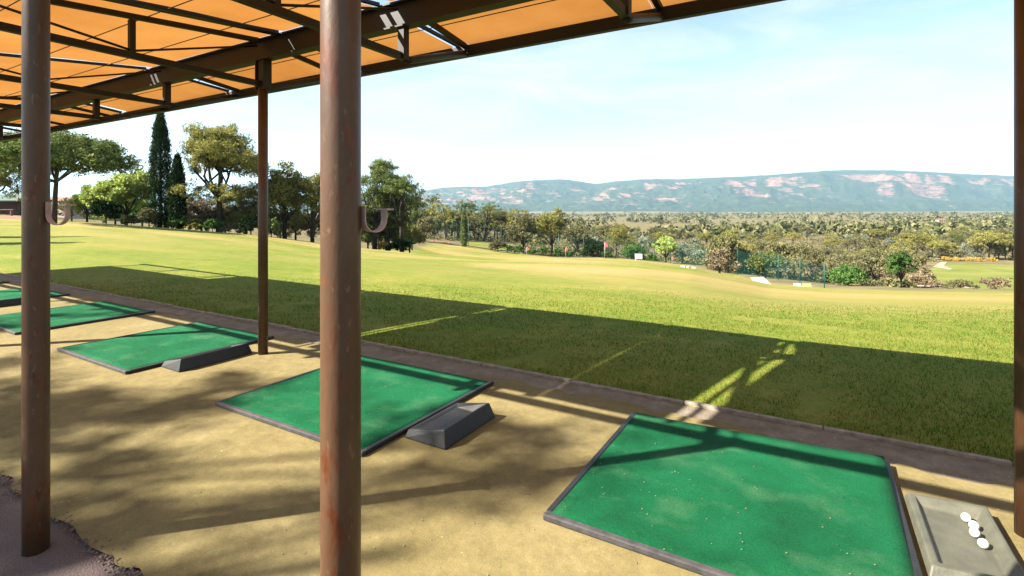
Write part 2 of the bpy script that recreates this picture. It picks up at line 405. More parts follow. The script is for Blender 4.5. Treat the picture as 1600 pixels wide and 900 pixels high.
def build_ground():
    rr = np.concatenate([[0], np.arange(.6, 8.8, .35), 9*np.power(1.028, np.arange(0, 200))]); rr = rr[rr < 2200]
    rr = np.concatenate([rr, 2200*np.power(1.12, np.arange(1, 24))])
    az = np.concatenate([np.arange(-60, 62, .45), np.arange(62, 300, 6)])
    A, R = np.meshgrid(np.radians(az), rr[1:], indexing='xy')
    U, V = cam2w(R*np.sin(A), R*np.cos(A))
    # snap a ring line to the kerb so the lawn starts cleanly
    Z, val = terrain(U, V, True)
    nr, na = U.shape
    P = np.stack([U, V, Z], -1).reshape(-1, 3)
    P = np.vstack([P, [[0, 0, -.03]]])
    i, j = np.meshgrid(np.arange(nr-1), np.arange(na), indexing='ij'); j2 = (j+1) % na
    F = np.stack([i*na+j, i*na+j2, (i+1)*na+j2, (i+1)*na+j], -1).reshape(-1, 4)[:, ::-1]
    me = mesh_np('ground', P, F, True, M['ground'])
    at_ = me.attributes.new('valley', 'FLOAT', 'POINT'); at_.data.foreach_set('value', np.append(val.ravel(), 0).astype(np.float32))
    o = obj('ground', me); tag(o, 'sloping lawn falling away to the dry scrubby valley floor', 'ground', kind='structure')
build_ground()

# the lawn edge strip against the kerb, terrace surfaces
def strip(name, u0, u1, v0f, v1f, z, mat, label, nu=200, nv=8, jit0=0, jit1=0, bump=.0):
    us = np.linspace(u0, u1, nu)
    a = v0f + jit0*(vnoise(us, us*0, .23, 1)-.5) + jit0*.8*(vnoise(us, us*0, .06, 2)-.5)
    b = v1f + jit1*(vnoise(us, us*0+9, .6, 3)-.5) + jit1*.6*(vnoise(us, us*0+9, .12, 4)-.5)
    T = np.linspace(0, 1, nv)[:, None]
    Vv = a*(1-T)+b*T; Uu = np.repeat(us[None], nv, 0); Zz = z + bump*(vnoise(Uu, Vv, .5, 8)-.5)
    P = np.stack([Uu, Vv, Zz], -1).reshape(-1, 3)
    i, j = np.meshgrid(np.arange(nv-1), np.arange(nu-1), indexing='ij')
    F = np.stack([i*nu+j, i*nu+j+1, (i+1)*nu+j+1, (i+1)*nu+j], -1).reshape(-1, 4)
    o = obj(name, mesh_np(name, P, F, True, M[mat])); tag(o, label, name.split('_')[-1], kind='structure'); return o
strip('asphalt_path', -32, 14, -6, 1.12, -.016, 'asphalt', 'mauve grey asphalt path behind the tee carpet', 300, 8)
strip('dirt_strip', -32, 14, 3.5, KERB, -.014, 'dirt', 'brown dirt strip between the mats and the lawn kerb', 400, 8, 0, 0, .012)
strip('terrace_carpet', -32, 14, 1.08, 3.98, 0.0, 'carpet', 'worn khaki carpet of the practice terrace', 1600, 24, .05, .16)
# kerb as single stones
kerb = bpy.data.objects.new('lawn_kerb', None); link(kerb); kerb.location = (0, KERB, 0); tag(kerb, 'thin pale edging kerb between dirt strip and lawn', 'kerb', kind='structure')
random.seed(3)
u = -30.0
while u < 13:
    l = 1.0+random.uniform(-.03, .03)
    dz = random.uniform(-.008, .008); dv = random.uniform(-.008, .008); dv2 = dv+random.uniform(-.01, .01)
    b = MB(); zt = .012+dz*.7
    b.hexa([(0,-.028+dv,-.06),(l-.008,-.028+dv2,-.06),(l-.008,.028+dv2,-.06),(0,.028+dv,-.06),(0,-.022+dv,zt),(l-.008,-.022+dv2,zt),(l-.008,.022+dv2,zt),(0,.022+dv,zt)])
    b.build('kerb_stone', M['kerb'], kerb, (u, 0, 0), .006)
    u += l
# gravel crumbs along the asphalt edge and litter on the terrace
def crumbs(name, pts, size, mat, label, cat, flat=1.0):
    n = len(pts); rng = np.random.default_rng(len(pts))
    base = np.array([[1,0,0],[-.5,.87,0],[-.5,-.87,0],[0,0,.8]])
    s = size*rng.uniform(.4, 1.2, n); a = rng.uniform(0, 6.28, n)
    B = base[None]*s[:, None, None]; B = B*np.array([1, 1, flat])
    c, q = np.cos(a)[:, None], np.sin(a)[:, None]
    x = B[..., 0]*c-B[..., 1]*q; y = B[..., 0]*q+B[..., 1]*c
    V = np.stack([x, y, B[..., 2]], -1)+pts[:, None]
    F = (np.array([[0,1,3],[1,2,3],[2,0,3],[2,1,0]])[None]+4*np.arange(n)[:, None, None]).reshape(-1, 3)
    o = obj(name, mesh_np(name, V.reshape(-1, 3), F, False, M[mat])); tag(o, label, cat, kind='stuff')
n = 1500; uu = RNG.uniform(-9, 1, n)
crumbs('gravel', np.stack([uu, 1.08+RNG.normal(0, .022, n), np.full(n, -.002)], -1), .012, 'gravel', 'loose grit along the edge of the carpet', 'gravel', .8)
n = 1600; uu = RNG.uniform(-8, 2.5, n); vv = RNG.uniform(1.2, 4.2, n)
crumbs('leaf_litter', np.stack([uu, vv, np.where(vv > 3.9, -.006, np.where((vv > 2.36) & np.any([(uu > a+.02) & (uu < b-.02) for a, b in ((-1.18, .39), (-4.13, -2.49), (-7.22, -5.65))], 0), .034, .003))], -1), .006, 'dry_leaf', 'tiny dry leaf bits strewn over the carpet', 'litter', .35)

# ------------------------------------------------------------------ canopy
canopy = empty('canopy', (-5.16, 3.424, 0), 0, 'long steel framed canopy with orange translucent roof sheets over the tees', 'canopy')
CO = Vector((5.16, -3.424, 0))
def cz(v):                      # roof underside height
    return 3.44-.105*(3.424-v) if v < 3.424 else 3.44-.115*(v-3.424)
PV, IV, EV = 3.424, .94, 4.40
TK = {k: -5.16+2.02*k for k in range(-7, 5)}
for k in (-6, -3, 0, 3):
    u = TK[k]; MB().tube([(u, PV, -.05), (u, PV, 2.92)], .050, 20).build('post', M['column'], canopy, CO)
inner = {1: .0505, 2: .055, -2: .062, -5: .062, 4: .062}
cols = {}
for k, r in inner.items():
    u = TK[k]; v = 1.0 if k == 2 else IV
    if k == 2: u = -1.15
    if k == 1: u = -3.155
    pts = [(u, v, z) for z in np.linspace(-.05, 3.16, 12)]
    cols[k] = MB().tube(pts, r, 32).build('column', M['column'], canopy, CO)
U0, U1 = -19.6, 5.2
b = MB()                        # I-section ridge beam
b.quad_box(U0, U1, PV-.055, PV+.055, 3.185, 3.20); b.quad_box(U0, U1, PV-.055, PV+.055, 3.40, 3.415); b.quad_box(U0, U1, PV-.008, PV+.008, 3.20, 3.40)
b.build('ridge_beam', M['steel'], canopy, CO)
MB().bar((U0, EV, 3.232), (U1, EV, 3.232), .07, .115).build('eave_beam', M['steel'], canopy, CO, .006)
MB().tube([(U0, IV, 3.12), (U1, IV, 3.12)], .055, 12).build('inner_beam', M['steel'], canopy, CO)
for k, u in TK.items():
    if u < U0: continue
    MB().bar((u, IV+.04, 2.93), (u, PV-.03, 2.93), .05, .058).build('truss_chord', M['steel'], canopy, CO)
    MB().bar((u, 2.18, 2.96), (u, 2.18, cz(2.18)-.07), .045, .045).build('king_post', M['steel'], canopy, CO)
    MB().tube([(u, 2.2, 2.975), (u, PV-.07, 3.33)], .011, 6).build('tie_rod', M['steel'], canopy, CO)
    MB().tube([(u, 2.16, 2.975), (u, IV+.06, 3.12)], .011, 6).build('tie_rod', M['steel'], canopy, CO)
    MB().bar((u+.005, PV, 2.90), (u+.005, PV, 3.184), .07, .07).build('web_post', M['steel'], canopy, CO)
    if k % 3 == 0:
        for s in (-1, 1): MB().bar((u+s*.065, PV+.003, 2.87), (u+s*.065, PV+.003, 3.183), .02, .1).build('web_plate', M['steel'], canopy, CO)
    MB().tube([(u, PV+.03, 2.91), (u, PV+.1, 2.925), (u, EV-.05, 3.20)], .034, 12).build('eave_strut', M['steel'], canopy, CO)
    if k % 3 == 0: MB().bar((u, IV+.05, cz(IV+.05)-.035), (u, PV-.06, cz(PV)-.045), .045, .045).build('rafter', M['steel'], canopy, CO)
    MB().bar((u, PV+.06, cz(PV)-.05), (u, EV-.02, cz(EV)-.05), .045, .045).build('rafter', M['steel'], canopy, CO)
# roof sheets with slits between them
SKEW = {-3.45: .12, -7.65: .12}
def sheet(u0, u1, v0, v1, k0=0, k1=0):
    nu, nv = 16, 14
    us = np.linspace(u0, u1, nu); vs = np.linspace(v0, v1, nv)
    Uu, Vv = np.meshgrid(us, vs); Z = np.where(Vv < PV, 3.44-.105*(PV-Vv), 3.44-.115*(Vv-PV))
    sx = (Uu-u0)/(u1-u0); Uu = Uu+(k0*(1-sx)+k1*sx)*(Vv-2.75)
    Z = Z + .012*np.sin(np.pi*sx)*np.sin(np.pi*(Vv-v0)/(v1-v0)) + .012*(vnoise(Uu, Vv, .6, 4)-.5)
    if v1 > 4: Z[-1] -= .02
    P = np.stack([Uu, Vv, Z], -1).reshape(-1, 3)
    i, j = np.meshgrid(np.arange(nv-1), np.arange(nu-1), indexing='ij')
    F = np.stack([i*nu+j, i*nu+j+1, (i+1)*nu+j+1, (i+1)*nu+j], -1).reshape(-1, 4)
    obj('roof_sheet', mesh_np('roof_sheet', P, F, True, M['sheet']), canopy, CO)
inner_cuts = [-19.6, -16.8, -13.8, -10.8, -7.65, -4.85, -3.45, -1.2, 1.9, 5.2]
outer_cuts = [-15.0, -13.8, -10.8, -7.65, -4.80, -3.45, -1.2, 1.9, 5.2]
gap_out = {-7.65: .07, -3.45: .10, -10.8: .09, -4.80: .03}
for a, c in zip(inner_cuts, inner_cuts[1:]):
    gi = {-4.85: .064, -7.65: .075, -3.45: .11}; g0 = gi.get(a, .002); g1 = gi.get(c, .002)
    sheet(a+g0, c-g1, 1.02 if c < -3 else 1.12, PV-.02, SKEW.get(a, 0), SKEW.get(c, 0))
for a, c in zip(outer_cuts, outer_cuts[1:]):
    sheet(a+gap_out.get(a, .002), c-gap_out.get(c, .002), PV+.02, EV+.10, SKEW.get(a, 0), SKEW.get(c, 0))
for c, wd in ((-4.85, .10),):
    MB().bar((c, IV+.05, cz(IV)+.0), (c, PV-.06, cz(PV)-.02), wd, .035).build('sheet_rail', M['steel'], canopy, CO)
for c in (-10.8, -4.8):
    MB().bar((c, PV+.06, cz(PV)-.02), (c, EV, cz(EV)-.02), .05, .035).build('sheet_rail', M['steel'], canopy, CO)
for c in SKEW:
    MB().bar((c+.12*(IV-2.7), IV+.05, cz(IV)), (c+.12*(PV-2.81), PV-.06, cz(PV)-.02), .035, .03).build('sheet_rail', M['steel'], canopy, CO)
    MB().bar((c+.12*(PV-2.69), PV+.06, cz(PV)-.02), (c+.12*(EV-2.75), EV, cz(EV)-.02), .035, .03).build('sheet_rail', M['steel'], canopy, CO)
for v in (1.5, 2.3, 2.95, 3.66, 3.95):
    MB().tube([(U0, v, cz(v)-.016), (U1, v, cz(v)-.016)], .005, 5).build('purlin_wire', M['steel'], canopy, CO)
# bag hooks on the two inner columns
def hook(col, u, v, z, s, ang, hw):
    b = MB(); w = hw; th = .004*s
    prof = []
    for i in range(15):
        t = math.pi*(1.0+i/14.0)                                # half circle, open upward
        prof.append((.045*s+.045*s*math.cos(t)*1.0, .045*s*math.sin(t)))
    prof = [(0, .05*s)] + prof + [(.09*s, .035*s)]
    ca, sa = math.cos(ang), math.sin(ang)
    def P(x, y, zz): return (u+ca*x-sa*y, v+sa*x+ca*y, z+zz)
    for (x0, z0), (x1, z1) in zip(prof, prof[1:]):
        dx, dz = x1-x0, z1-z0; l = math.hypot(dx, dz) or 1; nx, nz = -dz/l*th, dx/l*th
        b.hexa([P(x0,-w,z0), P(x1,-w,z1), P(x1,w,z1), P(x0,w,z0), P(x0+nx,-w,z0+nz), P(x1+nx,-w,z1+nz), P(x1+nx,w,z1+nz), P(x0+nx,w,z0+nz)])
    b.hexa([P(.075*s,-2.1*w,.035*s), P(.105*s,-2.1*w,.035*s), P(.105*s,2.1*w,.035*s), P(.075*s,2.1*w,.035*s), P(.075*s,-2.1*w,.041*s), P(.105*s,-2.1*w,.041*s), P(.105*s,2.1*w,.041*s), P(.075*s,2.1*w,.041*s)])
    b.build('hook', M['hook_metal'], col)
hook(cols[2], -1.15+.047, 1.0+.036, 1.562, .80, YAW+.8, .015)
hook(cols[1], TK[1]+.034, IV+.028, 1.565, 1.15, YAW-.1, .012)

# ------------------------------------------------------------------ tee mats
def tee_mat(u0, u1, v0, v1, label, lift=0, rot=0):
    root = empty('tee_mat', ((u0+u1)/2, (v0+v1)/2, 0), rot, label, 'mat', 'green tee mats along the terrace')
    hu, hv = (u1-u0)/2, (v1-v0)/2; e = .032
    n = 24; us = np.linspace(-hu+e*.6, hu-e*.6, n); vs = np.linspace(-hv+e*.6, hv-.004, n); Uu, Vv = np.meshgrid(us, vs)
    Z = .030+.006*(vnoise(Uu+u0*3, Vv, .35, 6)-.5)
    if lift:
        s = np.clip((Uu/hu + Vv/hv*.95 - .38), 0, 2)           # far right corner curls up past a crease
        Z = Z + lift*s
    P = np.stack([Uu, Vv, Z], -1).reshape(-1, 3); m = len(P)
    bot = P.copy(); bot[:, 2] = .004
    i, j = np.meshgrid(np.arange(n-1), np.arange(n-1), indexing='ij')
    F = np.stack([i*n+j, i*n+j+1, (i+1)*n+j+1, (i+1)*n+j], -1).reshape(-1, 4)
    rim = [k for k in range(n)]+[k*n+n-1 for k in range(1, n)]+[(n-1)*n+k for k in range(n-2, -1, -1)]+[k*n for k in range(n-2, 0, -1)]
    S = np.array([[rim[q], rim[q-1], rim[q-1]+m, rim[q]+m] for q in range(len(rim))])
    obj('turf', mesh_np('turf', np.vstack([P, bot]), np.vstack([F, S]), False, M['turf']), root)
    for (a0, a1, b0, b1, mt) in ((-hu-.01, hu+.01, -hv-.012, -hv+.024, 'rubber_worn'), (-hu-.012, -hu+.022, -hv+.026, hv, 'rubber'), (hu-.022, hu+.012, -hv+.026, hv+.03, 'rubber')):
        b = MB(); b.quad_box(a0, a1, b0, b1, 0.002, .034); o = b.build('edge_strip', M[mt], root, None, .006)
    return root
tee_mat(-1.18, .39, 2.34, 3.85, 'large green tee mat in front, with a curled far corner', .028)
tee_mat(-4.13, -2.49, 2.34, 3.86, 'green tee mat behind the thick rusty column, second from the front')
tee_mat(-7.22, -5.65, 2.34, 3.86, 'green tee mat between the two inner columns, third from the front')
tee_mat(-10.15, -8.57, 2.36, 3.90, 'green tee mat partly behind the leftmost column, fourth from the front')
tee_mat(-13.15, -11.56, 2.34, 3.88, 'green tee mat at the left picture edge, fifth from the front')
tee_mat(-16.15, -14.56, 2.34, 3.88, 'farthest small sliver of green tee mat at the left edge')

def tray(name_label, u, v, du, dv, h0, h1, mat, rim=.03, depth=.03, rot=0, step=False):
    """moulded rubber ball tray: low side h0 at the mat, high side h1 away from it"""
    root = empty('ball_tray', (u, v, 0.002), rot, name_label, 'tray')
    t = .035
    def zt(x): return h0+(h1-h0)*x/du
    b = MB(); V = []
    def ring(i, z): return [(i, i, z(i)), (du-i, i, z(du-i)), (du-i, dv-i, z(du-i)), (i, dv-i, z(i))]
    r0 = [(0,0,0),(du,0,0),(du,dv,0),(0,dv,0)]
    r1 = [(t*.4,t*.8,h0),(du-t,t,h1),(du-t,dv-t,h1),(t*.4,dv-t,h0)]
    ri = rim
    r2 = [(t*.4+ri,t+ri,h0),(du-t-ri*.6,t+ri,h1-.004),(du-t-ri*.6,dv-t-ri,h1-.004),(t*.4+ri,dv-t-ri,h0)]
    fl = max(.012, min(h0, h1)-depth)
    r3 = [(t*.4+ri+.02,t+ri+.03,fl+.004),(du-t-ri-.02,t+ri+.03,fl),(du-t-ri-.02,dv-t-ri-.04,fl),(t*.4+ri+.02,dv-t-ri-.04,fl+.004)]
    V = r0+r1+r2+r3; F = []
    for k in range(3):
        for q in range(4):
            F.append((k*4+q, k*4+(q+1)%4, (k+1)*4+(q+1)%4, (k+1)*4+q))
    F.append((12,13,14,15)); F.append((3,2,1,0))
    b.v = V; b.f = F; b.sm = [False]*len(F)
    b.build('tray_body', M[mat], root, None, .008)
    return root
tray('black rubber ball tray beside the second mat, lit by sun', -2.44, 2.67, .36, .62, .055, .115, 'tray_black', .03, .012)
tray('black rubber ball tray in shade beside the third mat', -5.61, 2.62, .34, .76, .055, .115, 'tray_black', .03, .02)
tray('dark ball tray behind the leftmost column beside the fifth mat', -11.5, 2.7, .36, .7, .055, .11, 'tray_black', .03, .02)
tray('olive grey ball tray holding golf balls beside the front mat', .425, 2.80, .37, .72, .050, .068, 'tray_olive', .03, .033)
# golf balls
def ball_mesh():
    nu, nv = 16, 9; V = [(0,0,-1)]
    for i in range(1, nv):
        p = math.pi*i/nv-math.pi/2
        for k in range(nu): t = 2*math.pi*k/nu; V.append((math.cos(p)*math.cos(t), math.cos(p)*math.sin(t), math.sin(p)))
    V.append((0,0,1)); F = []
    for k in range(nu):
        F.append((0, 1+(k+1)%nu, 1+k)); F.append((len(V)-1, 1+(nv-2)*nu+k, 1+(nv-2)*nu+(k+1)%nu))
        for i in range(nv-2): F.append((1+i*nu+k, 1+i*nu+(k+1)%nu, 1+(i+1)*nu+(k+1)%nu, 1+(i+1)*nu+k))
    me = bpy.data.meshes.new('golf_ball'); me.from_pydata([tuple(.0214*x for x in p) for p in V], [], F); me.polygons.foreach_set('use_smooth', [True]*len(F)); me.materials.append(M['ball']); return me
bm_ = ball_mesh()
for (dx, dy), lab in zip(((.235, .57), (.252, .505), (.240, .435), (.252, .35)), ('farthest of the four white golf balls in the olive tray', 'second farthest white golf ball in the olive tray', 'third white golf ball in the olive tray, before the nearest', 'nearest white golf ball in the olive tray, cut by the frame')):
    o = obj('golf_ball', bm_, None, (.425+dx, 2.80+dy, .0405)); tag(o, lab, 'ball', 'golf balls in the tray')

# ------------------------------------------------------------------ lawn blades near the terrace
def blades():
    n = 200000; rng = np.random.default_rng(5)
    D = 2.4+np.power(rng.uniform(0, 1, n), 1.45)*11; px = rng.uniform(-150, 1750, n)
    U, V = at(px, D); k = (V > KERB+.03) & (rng.uniform(0, 1, n) < np.clip((13.4-D)/5, 0, 1)); U, V, D = U[k], V[k], D[k]
    n = len(U)
    dens = vnoise(U, V, .5, 31)*.6+vnoise(U, V, .17, 32)*.4
    k = dens > .20+rng.uniform(0, .2, n); U, V, D = U[k], V[k], D[k]; n = len(U)
    Z = terrain(U, V)
    h = rng.uniform(.010, .026, n)*(1+.5*vnoise(U, V, .8, 33)); near = np.clip(1-(V-KERB)/.25, 0, 1); h = h*(1+near*.8)
    w = .0026*np.clip(D/5, 1, 2); a = rng.uniform(0, 6.28, n); la = rng.uniform(0, 6.28, n); l = h*rng.uniform(.2, 1.0, n)
    p0 = np.stack([U-np.cos(a)*w, V-np.sin(a)*w, Z-.003], -1); p1 = np.stack([U+np.cos(a)*w, V+np.sin(a)*w, Z-.003], -1)
    p2 = np.stack([U+np.cos(la)*l, V+np.sin(la)*l, Z+h], -1)
    P = np.stack([p0, p1, p2], 1).reshape(-1, 3)
    o = obj('grass', mesh_np('grass', P, np.arange(3*n).reshape(-1, 3), False, M['blade'])); tag(o, 'short grass blades of the lawn beyond the kerb', 'grass', kind='stuff')
blades()

# ------------------------------------------------------------------ trees
def leaves(rng, centres, per, spread, size, aspect=2.2, up=0.0, flat=.75):
    n = len(centres)*per
    C = np.repeat(np.asarray(centres), per, 0)
    off = rng.normal(0, 1, (n, 3)); off /= np.linalg.norm(off, axis=1)[:, None]; off *= (np.power(rng.uniform(0, 1, n), .45)*1.35)[:, None]
    off *= (np.repeat(spread, per)[:, None] if hasattr(spread, '__len__') else spread)*np.array([1, 1, flat])
    P = C+off
    d = rng.normal(0, 1, (n, 3)); d[:, 2] += up; d /= np.linalg.norm(d, axis=1)[:, None]
    e = np.cross(d, rng.normal(0, 1, (n, 3))); e /= np.linalg.norm(e, axis=1)[:, None]
    s = size*rng.uniform(.6, 1.3, n)
    a = d*(s*.5)[:, None]; b = e*(s*.5/aspect)[:, None]
    return np.stack([P-a, P-b*1.0+a*.1, P+a, P+b*1.0+a*.1], 1).reshape(-1, 3)
def crown_obj(name, V, mat, parent):
    return obj(name, mesh_np(name, V, np.arange(len(V)).reshape(-1, 4), False, M[mat]), parent)
def blob_pts(rng, blobs, n, inner=.55):
    vol = np.array([b[1][0]*b[1][1]*b[1][2] for b in blobs])**.67; pick = rng.choice(len(blobs), n, p=vol/vol.sum())
    d = rng.normal(0, 1, (n, 3)); d /= np.linalg.norm(d, axis=1)[:, None]
    r = inner+(1-inner)*np.power(rng.uniform(0, 1, n), .6)
    return np.array([blobs[i][0] for i in pick])+d*r[:, None]*np.array([blobs[i][1] for i in pick])
def limbs(b, rng, base, tips, r0, r1):
    for tp in tips:
        base_ = Vector(base); tp = Vector(tp); mid = base_.lerp(tp, .5)+Vector((rng.normal(0, .12), rng.normal(0, .12), -abs(rng.normal(0, .1))))*(tp-base_).length
        b.tube([base_, mid, tp], [r0, (r0+r1)*.55, r1], 6)
def tree_parts(kind, h, w, seed, q=1.0):
    """returns (trunk MB, bark, crown verts, leaf material) in local metres"""
    rng = np.random.default_rng(seed); b = MB(); bark = 'bark'
    lean = rng.normal(0, .03, 2)*h
    if kind in ('umbrella', 'pine', 'bushpine'):
        lo = {'umbrella': .55, 'pine': .20, 'bushpine': .12}[kind]
        top = (lean[0], lean[1], h*.86)
        bark = 'bark' if kind != 'bushpine' else 'bark_pale'
        b.tube([(0,0,-.3), (lean[0]*.3, lean[1]*.3, h*.3), (lean[0]*.7, lean[1]*.7, h*.6), top], [h*.030, h*.023, h*.017, h*.006], 8)
        blobs = []; nb = {'umbrella': 14, 'pine': 22, 'bushpine': 9}[kind]
        for i in range(nb):
            a = 2.4*i+rng.uniform(-.4, .4); f = (i+.5)/nb
            if kind == 'umbrella':
                r = w*.36*math.sqrt(f); zc = h*(.87-.24*f**1.6)+rng.normal(0, .02)*h; rad = (w*.19, w*.19, h*.12)
            elif kind == 'pine':
                zf = lo+.12+(.86-lo)*rng.uniform(0, 1)**.85; r = w*.36*math.sin(math.pi*min(1, max(.12, (1-zf)/(1-lo)*.78+.10)))*rng.uniform(.35, 1); zc = h*zf; rad = (w*.18, w*.18, h*.085)
            else:
                r = w*.30*math.sqrt(f)*rng.uniform(.7, 1); zc = h*rng.uniform(.45, .8); rad = (w*.24, w*.24, h*.17)
            blobs.append(((lean[0]*.8+r*math.cos(a), lean[1]*.8+r*math.sin(a), zc), rad))
        if kind == 'pine': blobs.append(((lean[0], lean[1], h*.92), (w*.13, w*.13, h*.07)))
        limbs(b, rng, (lean[0]*.5, lean[1]*.5, h*(.45 if kind == 'umbrella' else .32)), [x[0] for x in blobs[::2]], h*.013, h*.004)
        limbs(b, rng, (lean[0]*.7, lean[1]*.7, h*.58), [x[0] for x in blobs[1::2]], h*.010, h*.003)
        nc = int(230*q); pts = blob_pts(rng, blobs, nc, .4)
        V = leaves(rng, pts, int(52*math.sqrt(q)), w*.048*rng.uniform(.6, 1.3, nc), max(.2, w*.034)/q**.3, 3.0, .5, .7)
    elif kind == 'airy':
        b.tube([(0,0,-.3), (lean[0]*.5, lean[1]*.5, h*.5), (lean[0], lean[1], h*.86)], [h*.014, h*.011, h*.004], 8)
        blobs = [((rng.uniform(-.34, .34)*w, rng.uniform(-.34, .34)*w, h*rng.uniform(.72, .96)), (w*.2, w*.2, h*.05)) for _ in range(11)]
        limbs(b, rng, (lean[0]*.6, lean[1]*.6, h*.6), [x[0] for x in blobs], h*.005, h*.0015)
        pts = blob_pts(rng, blobs, int(300*q), .0)
        V = leaves(rng, pts, 46, .26*rng.uniform(.5, 1.5, len(pts)), .2, 2.6, .3, .55)
    elif kind == 'cypress':
        b.tube([(0,0,-.3), (0,0,h*.5), (lean[0]*.3,0,h*.95)], [h*.016, h*.012, .02], 6)
        nc = int(300*q); f = rng.uniform(0, 1, nc)**.85; a = rng.uniform(0, 6.28, nc)
        prof = np.interp(f, [0, .06, .2, .5, .68, .85, 1], [.55, .85, 1, .96, .8, .5, .05])*w/2*rng.uniform(.72, 1.05, nc)
        pts = np.stack([np.cos(a)*prof, np.sin(a)*prof, .1+f*h*.98], -1)
        V = leaves(rng, pts, int(34*math.sqrt(q)), w*.12, .26/q**.3, 3.2, 2.2, 2.2)
    elif kind in ('round', 'bush', 'scrub'):
        lo = {'round': .22, 'bush': .0, 'scrub': .08}[kind]
        b.tube([(0,0,-.3), (lean[0]*.4, 0, h*.3), (lean[0], lean[1], h*.6)], [h*.028, h*.02, h*.008], 7)
        blobs = []; nb = 8
        for i in range(nb):
            a = 2.4*i+rng.uniform(-.5, .5); r = w*.29*math.sqrt((i+.3)/nb); zc = h*(lo+(1-lo)*(.66-.34*((i+.3)/nb)+rng.uniform(-.1, .1)))
            blobs.append(((r*math.cos(a), r*math.sin(a), zc), (w*.22, w*.22, h*.20)))
        limbs(b, rng, (lean[0]*.3, 0, h*.18), [x[0] for x in blobs], h*.014, h*.004)
        if kind == 'scrub': bark = 'bark_pale'
        nc = int((190 if kind != 'scrub' else 90)*q); pts = blob_pts(rng, blobs, nc, .5); pts[:, 2] = np.maximum(pts[:, 2], .05*h)
        V = leaves(rng, pts, int(44*math.sqrt(q)), w*.06*rng.uniform(.6, 1.3, nc), max(.16, w*.04)/q**.3, 1.7, .2, .8)
    return b, bark, V
def tree(name, kind, u, v, h, w, label, leaf, seed, q=1.0, group=None, cat='tree', dz=0):
    b, bark, V = tree_parts(kind, h, w, seed, q)
    root = empty(name, (u, v, gz(u, v)+dz), 0, label, cat, group)
    b.build('trunk' if cat == 'tree' else 'stem', M[bark], root)
    crown_obj('crown' if cat == 'tree' else 'foliage', V, leaf, root)
    return root
def ptree(name, kind, px, D, h, w, label, leaf, seed, q=1.0, group=None, cat='tree', dz=0):
    u, v = at(px, D); return tree(name, kind, u, v, h, w, label, leaf, seed, q, group, cat, dz)

# left bank
ptree('umbrella_pine', 'umbrella', 84, 45, 8.2, 11.5, 'big umbrella pine behind the leftmost column', 'leaf_pine_dark', 11, 2.2)
ptree('umbrella_pine', 'pine', -12, 52, 8.4, 7, 'yellowish pine cut by the left picture edge', 'leaf_pine', 12, 1.3)
ptree('leafy_tree', 'round', 197, 55, 6.4, 7.6, 'bright green leafy tree left of the tall cypress', 'leaf_bright', 13, 1.6)
ptree('leafy_tree', 'round', 136, 54, 4.0, 3.2, 'low pale green leafy tree beside the pine trunk', 'leaf_bright', 14, 1)
ptree('dark_bush', 'bush', 166, 51, 2.9, 3.0, 'round nearly black bush in front of the bright leafy tree', 'leaf_cypress', 15, 1, None, 'bush')
ptree('cypress_tree', 'cypress', 251, 54, 12.2, 1.95, 'tall dark slender cypress rising to the canopy edge', 'leaf_cypress', 16, 1.8)
ptree('cypress_tree', 'cypress', 277, 53, 7.6, 1.5, 'shorter dark cypress right of the tall one', 'leaf_cypress', 17, 1.1)
ptree('olive_bush', 'bush', 233, 52, 2.5, 2.0, 'yellow olive bush at the foot of the tall cypress', 'leaf_olive', 18, .8, None, 'bush')
ptree('pine_tree', 'pine', 342, 55, 11.2, 10.5, 'large loose pine with sky gaps left of the thin post', 'leaf_pine', 19, 2.4)
ptree('scrub_tree', 'scrub', 315, 57, 4.6, 5.2, 'pale grey scrubby tree under the large loose pine', 'leaf_dry', 20, 1)
ptree('scrub_tree', 'scrub', 385, 57, 5.0, 5.4, 'pale scrubby tree right under the large loose pine', 'leaf_olive', 21, 1)
for i, (px, D, h, w, lf, lab) in enumerate((
    (282, 53, 1.7, 2.2, 'leaf_green', 'low green bush at the foot of the short cypress'),
    (305, 53, 1.4, 2.0, 'leaf_pine', 'small olive green bush right of the short cypress'),
    (332, 53, 1.5, 2.3, 'leaf_green', 'low green bush under the large loose pine'),
    (358, 54, 1.3, 1.9, 'leaf_olive', 'small yellowish bush under the large loose pine'),
    (392, 53, 2.5, 2.8, 'leaf_cypress', 'dark round bush just left of the thin post'),
    (424, 54, 2.3, 2.2, 'leaf_pine_dark', 'dark bush just right of the thin post'),
    (205, 54, 1.3, 1.8, 'leaf_olive', 'small olive bush under the bright leafy tree'))):
    ptree('low_bush', 'bush', px, D, h, w, lab, lf, 30+i, .6, 'bushes on the left bank', 'bush')
ptree('pine_tree', 'round', 445, 58, 8.8, 6.8, 'round topped brownish pine right of the thin post', 'leaf_pine', 41, 1.6)
ptree('pine_tree', 'round', 488, 58, 8.4, 5.2, 'round topped pine half behind the thick rusty column', 'leaf_pine', 42, 1.3)
ptree('pine_tree', 'round', 530, 62, 9.0, 4.5, 'pine hidden mostly behind the thick rusty column', 'leaf_pine_dark', 43, 1)
ptree('pine_tree', 'pine', 585, 63, 10.6, 7.5, 'dark pine just right of the thick rusty column', 'leaf_pine_dark', 44, 2.0)
ptree('pine_tree', 'pine', 628, 62, 9.8, 6.5, 'tall loose pine at the right end of the dark pines', 'leaf_pine_dark', 45, 1.7)
ptree('pine_tree', 'round', 607, 65, 8.6, 6.4, 'dark round pine filling the gap between the two dark pines', 'leaf_pine_dark', 48, 1.6)
ptree('dark_bush', 'bush', 627, 61, 2.0, 3.6, 'low black green bush at the foot of the dark pines', 'leaf_cypress', 46, .9, None, 'bush')
